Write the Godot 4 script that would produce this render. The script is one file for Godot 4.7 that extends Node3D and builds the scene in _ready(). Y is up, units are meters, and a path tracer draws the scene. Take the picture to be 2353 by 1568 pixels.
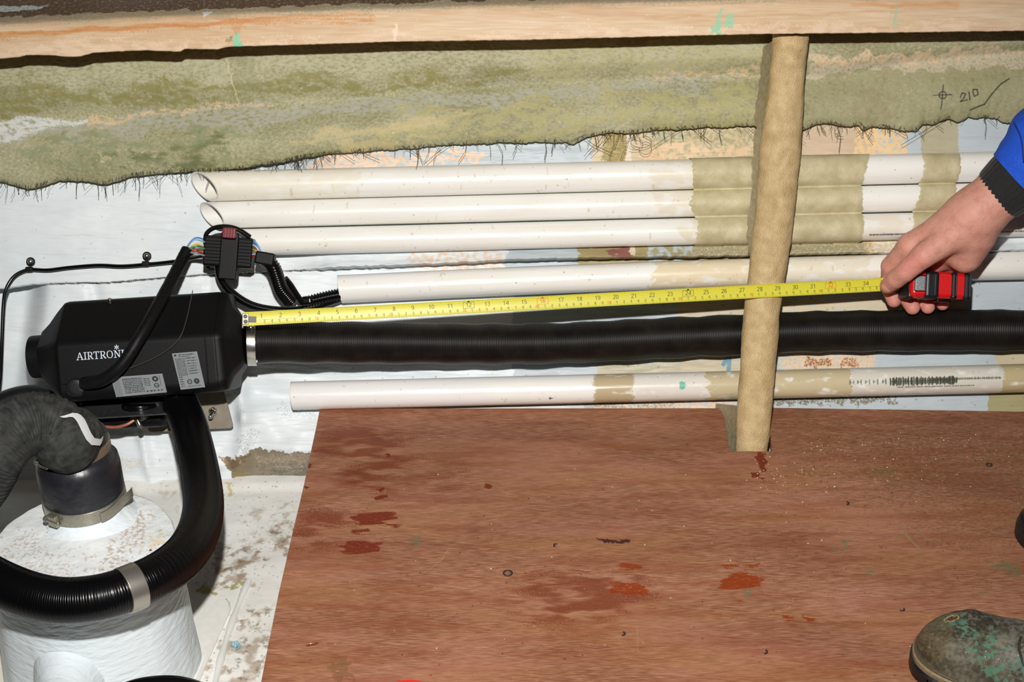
extends Node3D
# The inside of a boat under repair: a sloping hull side with conduits, a black air heater, its ducts, a tape measure held against them and a plywood floor.
# Hull places are given as H(u, v, w): metres along the hull, up the sloping hull side, and out from it. The hull side leans back by LEAN.

const LEAN := 0.506145
const ORIGIN := Vector3(0, 0.0766, 0)
const VUP := Vector3(0, 0.87462, -0.48481)
const WOUT := Vector3(0, 0.48481, 0.87462)
const BILGE := -0.1065

var origin_of := {}
var taken := {}
var rng := RandomNumberGenerator.new()


func H(u: float, v: float, w: float) -> Vector3:
	return ORIGIN + Vector3(u, 0, 0) + VUP * v + WOUT * w


func hv(p: Vector3) -> Vector3:
	return H(p.x, p.y, p.z)


# ---------------------------------------------------------------- mesh building
class Mesher:
	var v := PackedVector3Array()
	var n := PackedVector3Array()
	var t := PackedVector2Array()
	var i := PackedInt32Array()
	var c := PackedColorArray()

	func p(at: Vector3, uv := Vector2.ZERO, normal := Vector3.ZERO) -> int:
		v.append(at)
		n.append(normal)
		t.append(uv)
		return v.size() - 1

	func tri(a: int, b: int, d: int) -> void:
		i.append(a)
		i.append(b)
		i.append(d)

	func quad(a: int, b: int, d: int, e: int) -> void:
		tri(a, b, d)
		tri(a, d, e)

	func face(pts: Array, uvs := []) -> void:
		var first := v.size()
		for k in pts.size():
			p(pts[k], uvs[k] if k < uvs.size() else Vector2.ZERO)
		for k in range(1, pts.size() - 1):
			tri(first, first + k, first + k + 1)

	func grid(nu: int, nv: int, f: Callable) -> void:
		var first := v.size()
		for b in nv + 1:
			for a in nu + 1:
				var s := float(a) / nu
				var q := float(b) / nv
				p(f.call(s, q), Vector2(s, q))
		for b in nv:
			for a in nu:
				var k := first + b * (nu + 1) + a
				quad(k, k + 1, k + nu + 2, k + nu + 1)

	func volume() -> float:
		var sum := 0.0
		for k in range(0, i.size(), 3):
			sum += v[i[k]].dot(v[i[k + 1]].cross(v[i[k + 2]]))
		return sum

	func turn_over() -> void:
		for k in range(0, i.size(), 3):
			var s := i[k + 1]
			i[k + 1] = i[k + 2]
			i[k + 2] = s

	func mesh(shift: Vector3) -> ArrayMesh:
		var sum := PackedVector3Array()
		sum.resize(v.size())
		for k in range(0, i.size(), 3):
			var a := i[k]
			var b := i[k + 1]
			var d := i[k + 2]
			var cr := (v[b] - v[a]).cross(v[d] - v[a])
			sum[a] += cr
			sum[b] += cr
			sum[d] += cr
		var out := PackedVector3Array()
		out.resize(v.size())
		for k in v.size():
			n[k] = n[k] if n[k] != Vector3.ZERO else (sum[k].normalized() if sum[k].length_squared() > 0.0 else Vector3.UP)
			out[k] = v[k] - shift
		var turned := PackedInt32Array()
		turned.resize(i.size())
		for k in range(0, i.size(), 3):
			turned[k] = i[k]
			turned[k + 1] = i[k + 2]
			turned[k + 2] = i[k + 1]
		var arrays := []
		arrays.resize(Mesh.ARRAY_MAX)
		arrays[Mesh.ARRAY_VERTEX] = out
		arrays[Mesh.ARRAY_NORMAL] = n
		arrays[Mesh.ARRAY_TEX_UV] = t
		arrays[Mesh.ARRAY_INDEX] = turned
		if c.size() == v.size():
			arrays[Mesh.ARRAY_COLOR] = c
		var m := ArrayMesh.new()
		m.add_surface_from_arrays(Mesh.PRIMITIVE_TRIANGLES, arrays)
		return m


func numbered(called: String) -> String:
	if not taken.has(called):
		taken[called] = 0
		return called
	taken[called] += 1
	return "%s_%03d" % [called, taken[called]]


func thing(called: String, label: String, category: String, at: Vector3, group := "") -> Node3D:
	var o := Node3D.new()
	o.name = numbered(called)
	add_child(o)
	o.position = at
	origin_of[o] = at
	tag(o, label, category, group)
	return o


func tag(o: Node3D, label: String, category: String, group := "", kind := "") -> Node3D:
	o.set_meta("label", label)
	if category:
		o.set_meta("category", category)
	if group:
		o.set_meta("group", group)
	if kind:
		o.set_meta("kind", kind)
	return o


func put(called: String, m: Mesher, material: Material, parent: Node3D = null, closed := false) -> MeshInstance3D:
	if closed and m.volume() < 0.0:
		m.turn_over()
	var o := MeshInstance3D.new()
	var shift := Vector3.ZERO
	if parent == null:
		var box := AABB(m.v[0], Vector3.ZERO)
		for q in m.v:
			box = box.expand(q)
		shift = Vector3(box.get_center().x, box.position.y, box.get_center().z)
		o.name = numbered(called)
		add_child(o)
		o.position = shift
	else:
		shift = origin_of[parent]
		o.name = called
		parent.add_child(o, true)
	origin_of[o] = shift
	o.mesh = m.mesh(shift)
	o.material_override = material
	o.cast_shadow = GeometryInstance3D.SHADOW_CASTING_SETTING_ON
	return o


# closed smooth curve through control points; each point is [place, radius]
func spline(pts: Array, step: float) -> Array:
	var out := []
	for k in pts.size() - 1:
		var p0: Vector3 = pts[maxi(k - 1, 0)]
		var p1: Vector3 = pts[k]
		var p2: Vector3 = pts[k + 1]
		var p3: Vector3 = pts[mini(k + 2, pts.size() - 1)]
		var count := maxi(1, ceili(p1.distance_to(p2) / step))
		for q in count:
			out.append(p1.cubic_interpolate(p2, p0 if k > 0 else p1 * 2.0 - p2, p3 if k + 2 < pts.size() else p2 * 2.0 - p1, float(q) / count))
	out.append(pts[-1])
	return out


func along(path: Array, step: float) -> Array:
	# the same line with points at even distances
	var out := [path[0]]
	var left := step
	for k in path.size() - 1:
		var a: Vector3 = path[k]
		var b: Vector3 = path[k + 1]
		var d := a.distance_to(b)
		var at := left
		while at <= d:
			out.append(a.lerp(b, at / d))
			at += step
		left = at - d
	return out


# radius: a number or a Callable(fraction, distance, angle)
func tube(m: Mesher, path: Array, radius, seg := 16, caps := true, flat := Vector2.ONE, start_up := Vector3.UP) -> void:
	var count := path.size()
	var up := start_up
	var first := m.v.size()
	var total := 0.0
	for k in count - 1:
		total += (path[k] as Vector3).distance_to(path[k + 1])
	var gone := 0.0
	var by_call := radius is Callable
	for k in count:
		var dir: Vector3 = (path[mini(k + 1, count - 1)] - path[maxi(k - 1, 0)]).normalized()
		if absf(up.dot(dir)) > 0.99:
			up = WOUT if absf(WOUT.dot(dir)) < 0.9 else Vector3.RIGHT
		up = (up - dir * up.dot(dir)).normalized()
		var side := dir.cross(up)
		if k > 0:
			gone += (path[k] as Vector3).distance_to(path[k - 1])
		for a in seg + 1:
			var an := TAU * a / seg
			var r: float = radius.call(gone / total, gone, an) if by_call else radius
			m.p(path[k] + (up * cos(an) * flat.x + side * sin(an) * flat.y) * r, Vector2(gone, float(a) / seg))
	for k in count - 1:
		for a in seg:
			var q := first + k * (seg + 1) + a
			m.quad(q, q + 1, q + seg + 2, q + seg + 1)
	if caps:
		for e in 2:
			var ring := first + (0 if e == 0 else (count - 1) * (seg + 1))
			var mid := m.p(path[0] if e == 0 else path[-1])
			var rim := []
			for a in seg:
				rim.append(m.p(m.v[ring + a]))
			for a in seg:
				if e == 0:
					m.tri(mid, rim[(a + 1) % seg], rim[a])
				else:
					m.tri(mid, rim[a], rim[(a + 1) % seg])
	weld(m, first, count, seg)




func weld(m: Mesher, first: int, count: int, seg: int) -> void:
	# explicit normals along the seam of a tube, so that it does not show
	for k in count:
		var r0 := first + k * (seg + 1)
		var a := m.v[r0 + 1] - m.v[r0 + seg - 1]
		var kk := mini(k + 1, count - 1)
		var kp := maxi(k - 1, 0)
		var b := m.v[first + kk * (seg + 1)] - m.v[first + kp * (seg + 1)]
		var nn := b.cross(a).normalized()
		if nn.dot(m.v[r0] - (m.v[r0] + m.v[r0 + seg / 2]) * 0.5) < 0.0:
			nn = -nn
		m.n[r0] = nn
		m.n[r0 + seg] = nn


# turned shape: profile of (radius, height) about an axis
func lathe(m: Mesher, base: Vector3, axis: Vector3, profile: Array, seg := 32, squash := 1.0) -> void:
	var up := axis.normalized()
	var a := up.cross(Vector3.RIGHT if absf(up.x) < 0.9 else Vector3.UP).normalized()
	var b := up.cross(a)
	var first := m.v.size()
	for k in profile.size():
		for s in seg:
			var an := TAU * s / seg
			var q: Vector2 = profile[k]
			m.p(base + up * q.y + (a * cos(an) + b * sin(an) * squash) * q.x, Vector2(float(s) / seg, q.y))
	for k in profile.size() - 1:
		for s in seg:
			var s2 := (s + 1) % seg
			m.quad(first + k * seg + s, first + k * seg + s2, first + (k + 1) * seg + s2, first + (k + 1) * seg + s)


func frame(x: Vector3, y: Vector3, at: Vector3) -> Transform3D:
	x = x.normalized()
	y = (y - x * y.dot(x)).normalized()
	return Transform3D(Basis(x, y, x.cross(y)), at)


# box with rounded edges
func rbox(m: Mesher, xf: Transform3D, size: Vector3, r: float, k := 2) -> void:
	var half := size * 0.5
	r = minf(r, minf(half.x, minf(half.y, half.z)) * 0.999)
	for axis in 3:
		for sgn in [-1.0, 1.0]:
			var ia := (axis + 1) % 3
			var ib := (axis + 2) % 3
			var la := []
			var lb := []
			for q in k + 1:
				la.append(-half[ia] + r * (1.0 - tan(PI / 4 * (1.0 - float(q) / k))))
				lb.append(-half[ib] + r * (1.0 - tan(PI / 4 * (1.0 - float(q) / k))))
			for q in range(k, -1, -1):
				la.append(-la[q])
				lb.append(-lb[q])
			var first := m.v.size()
			for y in lb.size():
				for x in la.size():
					var pos := Vector3.ZERO
					pos[axis] = half[axis] * sgn
					pos[ia] = la[x]
					pos[ib] = lb[y]
					var inner := pos.clamp(-half + Vector3.ONE * r, half - Vector3.ONE * r)
					var nn := (pos - inner).normalized()
					m.p(xf * (inner + nn * r), Vector2(float(x) / la.size(), float(y) / lb.size()), (xf.basis * nn).normalized())
			var w := la.size()
			for y in lb.size() - 1:
				for x in w - 1:
					var q := first + y * w + x
					if sgn > 0.0:
						m.quad(q, q + 1, q + w + 1, q + w)
					else:
						m.quad(q, q + w, q + w + 1, q + 1)


# plate cut to an outline in the xy plane of xf, from z = 0 to z = depth, its front edge chamfered
func plate(m: Mesher, xf: Transform3D, outline: Array, depth: float, cham := 0.0) -> void:
	var poly := PackedVector2Array(outline)
	if Geometry2D.is_polygon_clockwise(poly):
		poly.reverse()
	var count := poly.size()
	var inset := PackedVector2Array()
	for k in count:
		var a := (poly[k] - poly[(k + count - 1) % count]).normalized()
		var b := (poly[(k + 1) % count] - poly[k]).normalized()
		var nn := (Vector2(-a.y, a.x) + Vector2(-b.y, b.x)).normalized()
		inset.append(poly[k] + nn * cham / maxf(0.5, nn.dot(Vector2(-a.y, a.x))))
	var tris := Geometry2D.triangulate_polygon(inset)
	var loops := [[poly, 0.0], [poly, depth - cham], [inset, depth]]
	for l in 2:
		if l == 1 and cham == 0.0:
			break
		for k in count:
			var k2 := (k + 1) % count
			var lo: PackedVector2Array = loops[l][0]
			var hi: PackedVector2Array = loops[l + 1][0]
			var z0: float = loops[l][1]
			var z1: float = loops[l + 1][1]
			m.face([xf * Vector3(lo[k].x, lo[k].y, z0), xf * Vector3(lo[k2].x, lo[k2].y, z0), xf * Vector3(hi[k2].x, hi[k2].y, z1), xf * Vector3(hi[k].x, hi[k].y, z1)])
	var top := m.v.size()
	for k in count:
		m.p(xf * Vector3(inset[k].x, inset[k].y, depth), inset[k])
	for k in range(0, tris.size(), 3):
		m.tri(top + tris[k], top + tris[k + 1], top + tris[k + 2])
	var low := m.v.size()
	for k in count:
		m.p(xf * Vector3(poly[k].x, poly[k].y, 0), poly[k])
	for k in range(0, tris.size(), 3):
		m.tri(low + tris[k], low + tris[k + 2], low + tris[k + 1])


func round_poly(poly: Array, r: float, steps := 4) -> Array:
	var out := []
	for k in poly.size():
		var b: Vector2 = poly[k]
		var a: Vector2 = poly[(k + poly.size() - 1) % poly.size()]
		var c: Vector2 = poly[(k + 1) % poly.size()]
		var q := minf(r, minf(a.distance_to(b), b.distance_to(c)) * 0.45)
		var p0 := b + (a - b).normalized() * q
		var p2 := b + (c - b).normalized() * q
		for s in steps + 1:
			var f := float(s) / steps
			out.append(p0.lerp(b, f).lerp(b.lerp(p2, f), f))
	return out


# skin through rings of points (each ring the same count, closed)
func skin(m: Mesher, rings: Array, cap_start := true, cap_end := true) -> void:
	var seg: int = rings[0].size()
	var first := m.v.size()
	for k in rings.size():
		for a in seg:
			m.p(rings[k][a], Vector2(float(a) / seg, float(k) / (rings.size() - 1)))
	for k in rings.size() - 1:
		for a in seg:
			var b := (a + 1) % seg
			m.quad(first + k * seg + a, first + k * seg + b, first + (k + 1) * seg + b, first + (k + 1) * seg + a)
	for e in 2:
		if (e == 0 and not cap_start) or (e == 1 and not cap_end):
			continue
		var ring: Array = rings[0] if e == 0 else rings[-1]
		var mid := Vector3.ZERO
		for q in ring:
			mid += q
		mid /= seg
		var c0 := m.p(mid)
		var f := m.v.size()
		for q in ring:
			m.p(q)
		for a in seg:
			if e == 0:
				m.tri(c0, f + (a + 1) % seg, f + a)
			else:
				m.tri(c0, f + a, f + (a + 1) % seg)


# one smooth skin over tapered bones: each bone is [a, b, radius at a, radius at b, blend]
func flesh(m: Mesher, bones: Array, cell: float, to_world: Callable, colour = null) -> void:
	var lo := Vector3.ONE * 1e9
	var hi := -lo
	for b in bones:
		var r := maxf(b[2], b[3]) + 0.012
		lo = lo.min((b[0] as Vector3).min(b[1]) - Vector3.ONE * r)
		hi = hi.max((b[0] as Vector3).max(b[1]) + Vector3.ONE * r)
	var nx := ceili((hi.x - lo.x) / cell) + 1
	var ny := ceili((hi.y - lo.y) / cell) + 1
	var nz := ceili((hi.z - lo.z) / cell) + 1
	var field := PackedFloat32Array()
	field.resize(nx * ny * nz)
	field.fill(1.0)
	for b in bones:
		var a: Vector3 = b[0]
		var e: Vector3 = b[1]
		var ra: float = b[2]
		var rb: float = b[3]
		var kk: float = b[4]
		var reach := maxf(ra, rb) + 0.014
		var from := ((a.min(e) - Vector3.ONE * reach - lo) / cell).floor().max(Vector3.ZERO)
		var upto := ((a.max(e) + Vector3.ONE * reach - lo) / cell).ceil()
		var ab := e - a
		var len2 := maxf(ab.length_squared(), 1e-9)
		for z in range(int(from.z), mini(int(upto.z) + 1, nz)):
			for y in range(int(from.y), mini(int(upto.y) + 1, ny)):
				for x in range(int(from.x), mini(int(upto.x) + 1, nx)):
					var q := lo + Vector3(x, y, z) * cell
					var f := clampf((q - a).dot(ab) / len2, 0.0, 1.0)
					var d := q.distance_to(a + ab * f) - lerpf(ra, rb, f)
					var at := (z * ny + y) * nx + x
					var old := field[at]
					var hh := maxf(kk - absf(d - old), 0.0) / kk
					field[at] = minf(d, old) - hh * hh * kk * 0.25
	var made := PackedInt32Array()
	made.resize(nx * ny * nz)
	made.fill(-1)
	for z in nz - 1:
		for y in ny - 1:
			for x in nx - 1:
				var at := (z * ny + y) * nx + x
				var f0 := field[at]
				if absf(f0) > cell * 2.0:
					continue
				var sum := Vector3.ZERO
				var hits := 0
				var vals := [f0, field[at + 1], field[at + nx], field[at + nx + 1], field[at + nx * ny], field[at + nx * ny + 1], field[at + nx * ny + nx], field[at + nx * ny + nx + 1]]
				for ed in 12:
					var c0: int = [0, 2, 4, 6, 0, 1, 4, 5, 0, 1, 2, 3][ed]
					var c1: int = c0 + [1, 2, 4][ed / 4]
					var va: float = vals[c0]
					var vb: float = vals[c1]
					if (va < 0.0) != (vb < 0.0):
						var q := va / (va - vb)
						var pa := Vector3(c0 & 1, (c0 >> 1) & 1, c0 >> 2)
						var pb := Vector3(c1 & 1, (c1 >> 1) & 1, c1 >> 2)
						sum += pa.lerp(pb, q)
						hits += 1
				if hits:
					var local := lo + (Vector3(x, y, z) + sum / hits) * cell
					made[at] = m.p(to_world.call(local), Vector2(local.x, local.y))
					if colour != null:
						m.c.append(colour.call(local))
	var sx := 1
	var sy := nx
	var sz := nx * ny
	for z in range(1, nz - 1):
		for y in range(1, ny - 1):
			for x in range(1, nx - 1):
				var at := (z * ny + y) * nx + x
				var inside := field[at] < 0.0
				if inside != (field[at + sx] < 0.0):
					four(m, made, at - sy - sz, at - sz, at, at - sy, inside)
				if inside != (field[at + sy] < 0.0):
					four(m, made, at - sx - sz, at - sx, at, at - sz, inside)
				if inside != (field[at + sz] < 0.0):
					four(m, made, at - sx - sy, at - sy, at, at - sx, inside)


func four(m: Mesher, made: PackedInt32Array, a: int, b: int, c: int, d: int, inside: bool) -> void:
	if made[a] < 0 or made[b] < 0 or made[c] < 0 or made[d] < 0:
		return
	if inside:
		m.quad(made[a], made[b], made[c], made[d])
	else:
		m.quad(made[a], made[d], made[c], made[b])


# ---------------------------------------------------------------- materials and painting
func noise(s: int, freq: float, oct := 4) -> FastNoiseLite:
	var f := FastNoiseLite.new()
	f.seed = s
	f.noise_type = FastNoiseLite.TYPE_SIMPLEX_SMOOTH
	f.frequency = freq
	f.fractal_octaves = oct
	return f


func grain(s: int, freq: float, w := 512, h := 512, oct := 5) -> NoiseTexture2D:
	var t := NoiseTexture2D.new()
	t.width = w
	t.height = h
	t.seamless = true
	t.noise = noise(s, freq, oct)
	return t


func mat(called: String, c: Color, rough: float, metal := 0.0) -> StandardMaterial3D:
	var m := StandardMaterial3D.new()
	m.resource_name = called
	m.albedo_color = c
	m.roughness = rough
	m.metallic = metal
	return m


func matte(m: StandardMaterial3D, gloss: float) -> StandardMaterial3D:
	m.metallic_specular = gloss
	return m


func relief(m: StandardMaterial3D, t: Texture2D, cm: float, per_metre := 0.0) -> StandardMaterial3D:
	m.heightmap_enabled = true
	m.heightmap_texture = t
	m.heightmap_scale = cm
	if per_metre > 0.0:
		m.uv1_triplanar = true
		m.uv1_scale = Vector3.ONE * per_metre
	return m


func mottled(called: String, a: Color, b: Color, rough: float, per_metre: float, s: int, freq := 0.02) -> StandardMaterial3D:
	var m := mat(called, Color.WHITE, rough)
	var t := grain(s, freq)
	var g := Gradient.new()
	g.set_color(0, a)
	g.set_color(1, b)
	t.color_ramp = g
	m.albedo_texture = t
	m.uv1_triplanar = true
	m.uv1_scale = Vector3.ONE * per_metre
	return m


func rgb(r: int, g: int, b: int) -> Color:
	return Color(r / 255.0, g / 255.0, b / 255.0)


class Paint:
	var im: Image
	var lo: Vector2
	var size: Vector2
	var w: int
	var h: int
	var warp := FastNoiseLite.new()
	var fine := FastNoiseLite.new()
	var dice := RandomNumberGenerator.new()

	func _init(from: Vector2, upto: Vector2, px: int, s: int) -> void:
		lo = from
		size = upto - from
		w = px
		h = maxi(8, int(px * size.y / size.x))
		im = Image.create(w, h, false, Image.FORMAT_RGB8)
		warp.seed = s
		dice.seed = s
		warp.noise_type = FastNoiseLite.TYPE_SIMPLEX_SMOOTH
		warp.frequency = 55.0
		warp.fractal_octaves = 4
		fine.seed = s + 7
		fine.noise_type = FastNoiseLite.TYPE_SIMPLEX_SMOOTH
		fine.frequency = 320.0
		fine.fractal_octaves = 3

	func uv(q: Vector2) -> Vector2:
		return Vector2((q.x - lo.x) / size.x, 1.0 - (q.y - lo.y) / size.y)

	func place(x: int, y: int) -> Vector2:
		return lo + Vector2((x + 0.5) / w, 1.0 - (y + 0.5) / h) * size

	# two colours mixed by noise, stretched along the first axis, with a finer grain on top
	func ground(a: Color, b: Color, freq: Vector2, fine_freq: Vector2, fine_share := 0.4, low_share := 0.9) -> void:
		warp.frequency = 1.0
		for y in h:
			for x in w:
				var q := place(x, y)
				var f := warp.get_noise_2d(q.x * freq.x, q.y * freq.y) * low_share + 0.5
				f += warp.get_noise_2d(q.x * fine_freq.x + 50.0, q.y * fine_freq.y) * fine_share
				im.set_pixel(x, y, a.lerp(b, clampf(f, 0.0, 1.0)))
		warp.frequency = 55.0

	# a patch of colour with a ragged outline; keep: the share of its specks that stay
	func patch(poly: Array, c: Color, alpha := 1.0, ragged := 0.004, keep := 1.0, freq := 55.0, speck := 320.0, stretch := Vector2.ONE, soft := 0.001) -> void:
		var pp := PackedVector2Array(poly)
		var a: Vector2 = poly[0]
		var b := a
		for q: Vector2 in poly:
			a = a.min(q)
			b = b.max(q)
		a = (a - Vector2.ONE * ragged - lo) / size
		b = (b + Vector2.ONE * ragged - lo) / size
		warp.frequency = freq
		fine.frequency = speck
		for y in range(maxi(0, int((1.0 - b.y) * h)), mini(h, int((1.0 - a.y) * h) + 1)):
			for x in range(maxi(0, int(a.x * w)), mini(w, int(b.x * w) + 1)):
				var q := place(x, y)
				var j := q + Vector2(warp.get_noise_2d(q.x * stretch.x, q.y * stretch.y), warp.get_noise_2d(q.x * stretch.x + 9.0, q.y * stretch.y)) * ragged * 1.6
				j += Vector2(dice.randf() - 0.5, dice.randf() - 0.5) * soft
				if Geometry2D.is_point_in_polygon(j, pp):
					var k := alpha
					if keep < 1.0:
						k *= clampf((fine.get_noise_2d(q.x * stretch.x, q.y * stretch.y) * 0.9 + keep - 0.5) * 2.6 + 0.5 + (dice.randf() - 0.5) * 0.3, 0.0, 1.0)
					if k > 0.01:
						im.set_pixel(x, y, im.get_pixel(x, y).lerp(c, k))

	func line(pts: Array, width: float, c: Color, alpha := 1.0, wobble := 0.0, broken := 0.0) -> void:
		for k in pts.size() - 1:
			var a: Vector2 = pts[k]
			var b: Vector2 = pts[k + 1]
			var steps := maxi(1, int(a.distance_to(b) / size.x * w * 1.5))
			for s in steps + 1:
				var q := a.lerp(b, float(s) / steps)
				q += Vector2(warp.get_noise_2d(q.x, q.y), warp.get_noise_2d(q.x + 5.0, q.y)) * wobble
				if broken > 0.0 and fine.get_noise_2d(q.x, q.y) < broken - 0.5:
					continue
				dot(q, width * 0.5, c, alpha)

	func dot(q: Vector2, r: float, c: Color, alpha := 1.0) -> void:
		var px := (q.x - lo.x) / size.x * w
		var py := (1.0 - (q.y - lo.y) / size.y) * h
		var rp := r / size.x * w
		for y in range(maxi(0, int(py - rp - 1)), mini(h, int(py + rp + 2))):
			for x in range(maxi(0, int(px - rp - 1)), mini(w, int(px + rp + 2))):
				var k := clampf(rp + 0.5 - Vector2(x + 0.5 - px, y + 0.5 - py).length(), 0.0, 1.0) * alpha
				if k > 0.0:
					im.set_pixel(x, y, im.get_pixel(x, y).lerp(c, k))

	func specks(r: RandomNumberGenerator, a: Vector2, b: Vector2, count: int, r0: float, r1: float, c: Color, alpha := 1.0) -> void:
		for k in count:
			dot(Vector2(r.randf_range(a.x, b.x), r.randf_range(a.y, b.y)), r.randf_range(r0, r1), c, alpha * r.randf_range(0.5, 1.0))

	func texture() -> ImageTexture:
		return ImageTexture.create_from_image(im)


func at_line(pts: Array, u: float) -> float:
	if u <= pts[0].x:
		return pts[0].y
	for k in pts.size() - 1:
		if u <= pts[k + 1].x:
			return lerpf(pts[k].y, pts[k + 1].y, (u - pts[k].x) / maxf(1e-6, pts[k + 1].x - pts[k].x))
	return pts[-1].y


func bump(x: float) -> float:
	return exp(-x * x)


func to_segment(q: Vector2, a: Vector2, b: Vector2) -> float:
	return q.distance_to(Geometry2D.get_closest_point_to_segment(q, a, b))


func _ready() -> void:
	rng.seed = 4711
	view_and_light()
	make_materials()
	hull()
	bilge()
	cabin()
	plywood()
	stringer()
	rail()
	post()
	conduits()
	tabbing()
	air_heater()
	air_duct()
	intake_hose()
	housing()
	bellows()
	wiring()
	tape_measure()
	person()
	boots()
	small_things()


func view_and_light() -> void:
	var cam := Camera3D.new()
	cam.name = "camera"
	cam.position = Vector3(0, 1.1286, 1.8979)
	cam.rotation = Vector3(-LEAN, 0, 0)
	cam.fov = 25.97
	cam.near = 0.05
	add_child(cam)
	var env := Environment.new()
	env.background_mode = Environment.BG_COLOR
	env.background_color = Color(0.02, 0.02, 0.02)
	env.tonemap_mode = Environment.TONE_MAPPER_LINEAR
	env.tonemap_exposure = 1.0
	env.sdfgi_enabled = true
	env.ssao_enabled = true
	env.ssil_enabled = true
	var we := WorldEnvironment.new()
	we.name = "environment"
	we.environment = env
	add_child(we)
	# the camera's flash, a hand's breadth above the lens
	var flash := SpotLight3D.new()
	flash.name = "flash"
	flash.position = H(-0.02, 0.28, 2.15)
	flash.look_at_from_position(flash.position, H(-0.05, 0.05, 0.0), Vector3.UP)
	flash.light_color = Color(1.0, 0.985, 0.965)
	flash.light_energy = 4.7
	flash.light_size = 0.02
	flash.spot_range = 8.0
	flash.spot_attenuation = 2.0
	flash.spot_angle = 38.0
	flash.spot_angle_attenuation = 0.9
	flash.shadow_enabled = true
	add_child(flash)


var M := {}


func make_materials() -> void:
	M.pvc = mat("white pvc", rgb(238, 236, 230), 0.28)
	M.black_plastic = relief(matte(mat("black plastic", rgb(13, 13, 15), 0.5), 0.32), grain(31, 0.08, 256, 256), 0.006, 14.0)
	M.black_gloss = mat("black gloss", rgb(9, 9, 11), 0.2)
	M.black_rubber = mottled("black rubber", rgb(14, 15, 19), rgb(30, 31, 36), 0.4, 9.0, 32)
	M.duct = mottled("black duct", rgb(14, 14, 16), rgb(30, 28, 27), 0.42, 5.0, 33, 0.012)
	M.steel = mat("steel", rgb(205, 205, 200), 0.24, 1.0)
	M.dull_steel = mat("dull steel", rgb(150, 148, 138), 0.45, 0.9)
	M.plate_steel = mottled("plate steel", rgb(120, 110, 94), rgb(142, 132, 116), 0.5, 7.0, 34)
	M.copper = mat("copper", rgb(214, 128, 104), 0.3, 0.6)
	M.flesh_grp = 0


# ---------------------------------------------------------------- the hull side
const STEP := [Vector2(-0.8198, 0.0734), Vector2(-0.744, 0.0759), Vector2(-0.706, 0.0816), Vector2(-0.6744, 0.0835), Vector2(-0.6301, 0.0847), Vector2(-0.5922, 0.0847), Vector2(-0.5353, 0.0898), Vector2(-0.491, 0.0936), Vector2(-0.4341, 0.0974), Vector2(-0.3898, 0.0993), Vector2(-0.3519, 0.1012), Vector2(-0.3013, 0.1031), Vector2(-0.2507, 0.1056), Vector2(-0.1875, 0.1081), Vector2(-0.1116, 0.1107), Vector2(-0.0547, 0.1138), Vector2(-0.0041, 0.1164), Vector2(0.0781, 0.1183), Vector2(0.1729, 0.1201), Vector2(0.2615, 0.1214), Vector2(0.3437, 0.1227), Vector2(0.4575, 0.1252), Vector2(0.584, 0.1277), Vector2(0.744, 0.1303), Vector2(0.8369, 0.1315)]


func hull_height(u: float, v: float, f: FastNoiseLite) -> float:
	var q := Vector2(u, v)
	var w := f.get_noise_2d(u * 9.0, v * 14.0) * 0.0018 + f.get_noise_2d(u * 2.4 + 40.0, v * 2.4) * 0.003
	if u < -0.2:
		var k := clampf((-0.2 - u) * 12.0, 0.0, 1.0)
		w += k * f.get_noise_2d(u * 5.0, v * 6.0 + 9.0) * 0.006
		w += 0.012 * bump(to_segment(q, Vector2(-0.3986, -0.0613), Vector2(-0.3896, -0.1123)) / 0.010)
		w += 0.012 * bump(to_segment(q, Vector2(-0.3896, -0.1123), Vector2(-0.396, -0.1825)) / 0.012)
		w += 0.008 * bump(to_segment(q, Vector2(-0.5454, -0.1219), Vector2(-0.5262, -0.2068)) / 0.006)
		w += 0.006 * bump(to_segment(q, Vector2(-0.569, -0.18), Vector2(-0.403, -0.18)) / 0.012)
		w -= 0.010 * bump(to_segment(q, Vector2(-0.3807, -0.0772), Vector2(-0.3296, -0.0836)) / 0.012)
		w += 0.010 * bump(to_segment(q, Vector2(-0.3679, -0.1123), Vector2(-0.3424, -0.1442)) / 0.02)
		w -= 0.004 * bump(to_segment(q, Vector2(-0.4445, 0.0919), Vector2(-0.4413, 0.0536)) / 0.004)
		w -= 0.006 * bump(to_segment(q, Vector2(-0.6156, 0.0842), Vector2(-0.6092, 0.0536)) / 0.010)
		# the hollow at the far left
		w -= 0.05 * smoothstep(-0.6807, -0.7381, u - (v - 0.02) * 0.12) * smoothstep(-0.18, -0.05, v)
		# the bare patch lies lower than the paint round it
		if Geometry2D.is_point_in_polygon(q + Vector2(f.get_noise_2d(u * 50.0, v * 50.0), f.get_noise_2d(u * 50.0, v * 50.0 + 7.0)) * 0.008, PackedVector2Array(BARE)):
			w -= 0.004
	return w


const BARE := [Vector2(-0.4267, -0.1749), Vector2(-0.403, -0.1698), Vector2(-0.3807, -0.1583), Vector2(-0.3488, -0.1621), Vector2(-0.3233, -0.1672), Vector2(-0.2786, -0.1634), Vector2(-0.2786, -0.2061), Vector2(-0.3552, -0.2074), Vector2(-0.403, -0.2093), Vector2(-0.4126, -0.1953), Vector2(-0.4177, -0.1825)]


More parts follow.
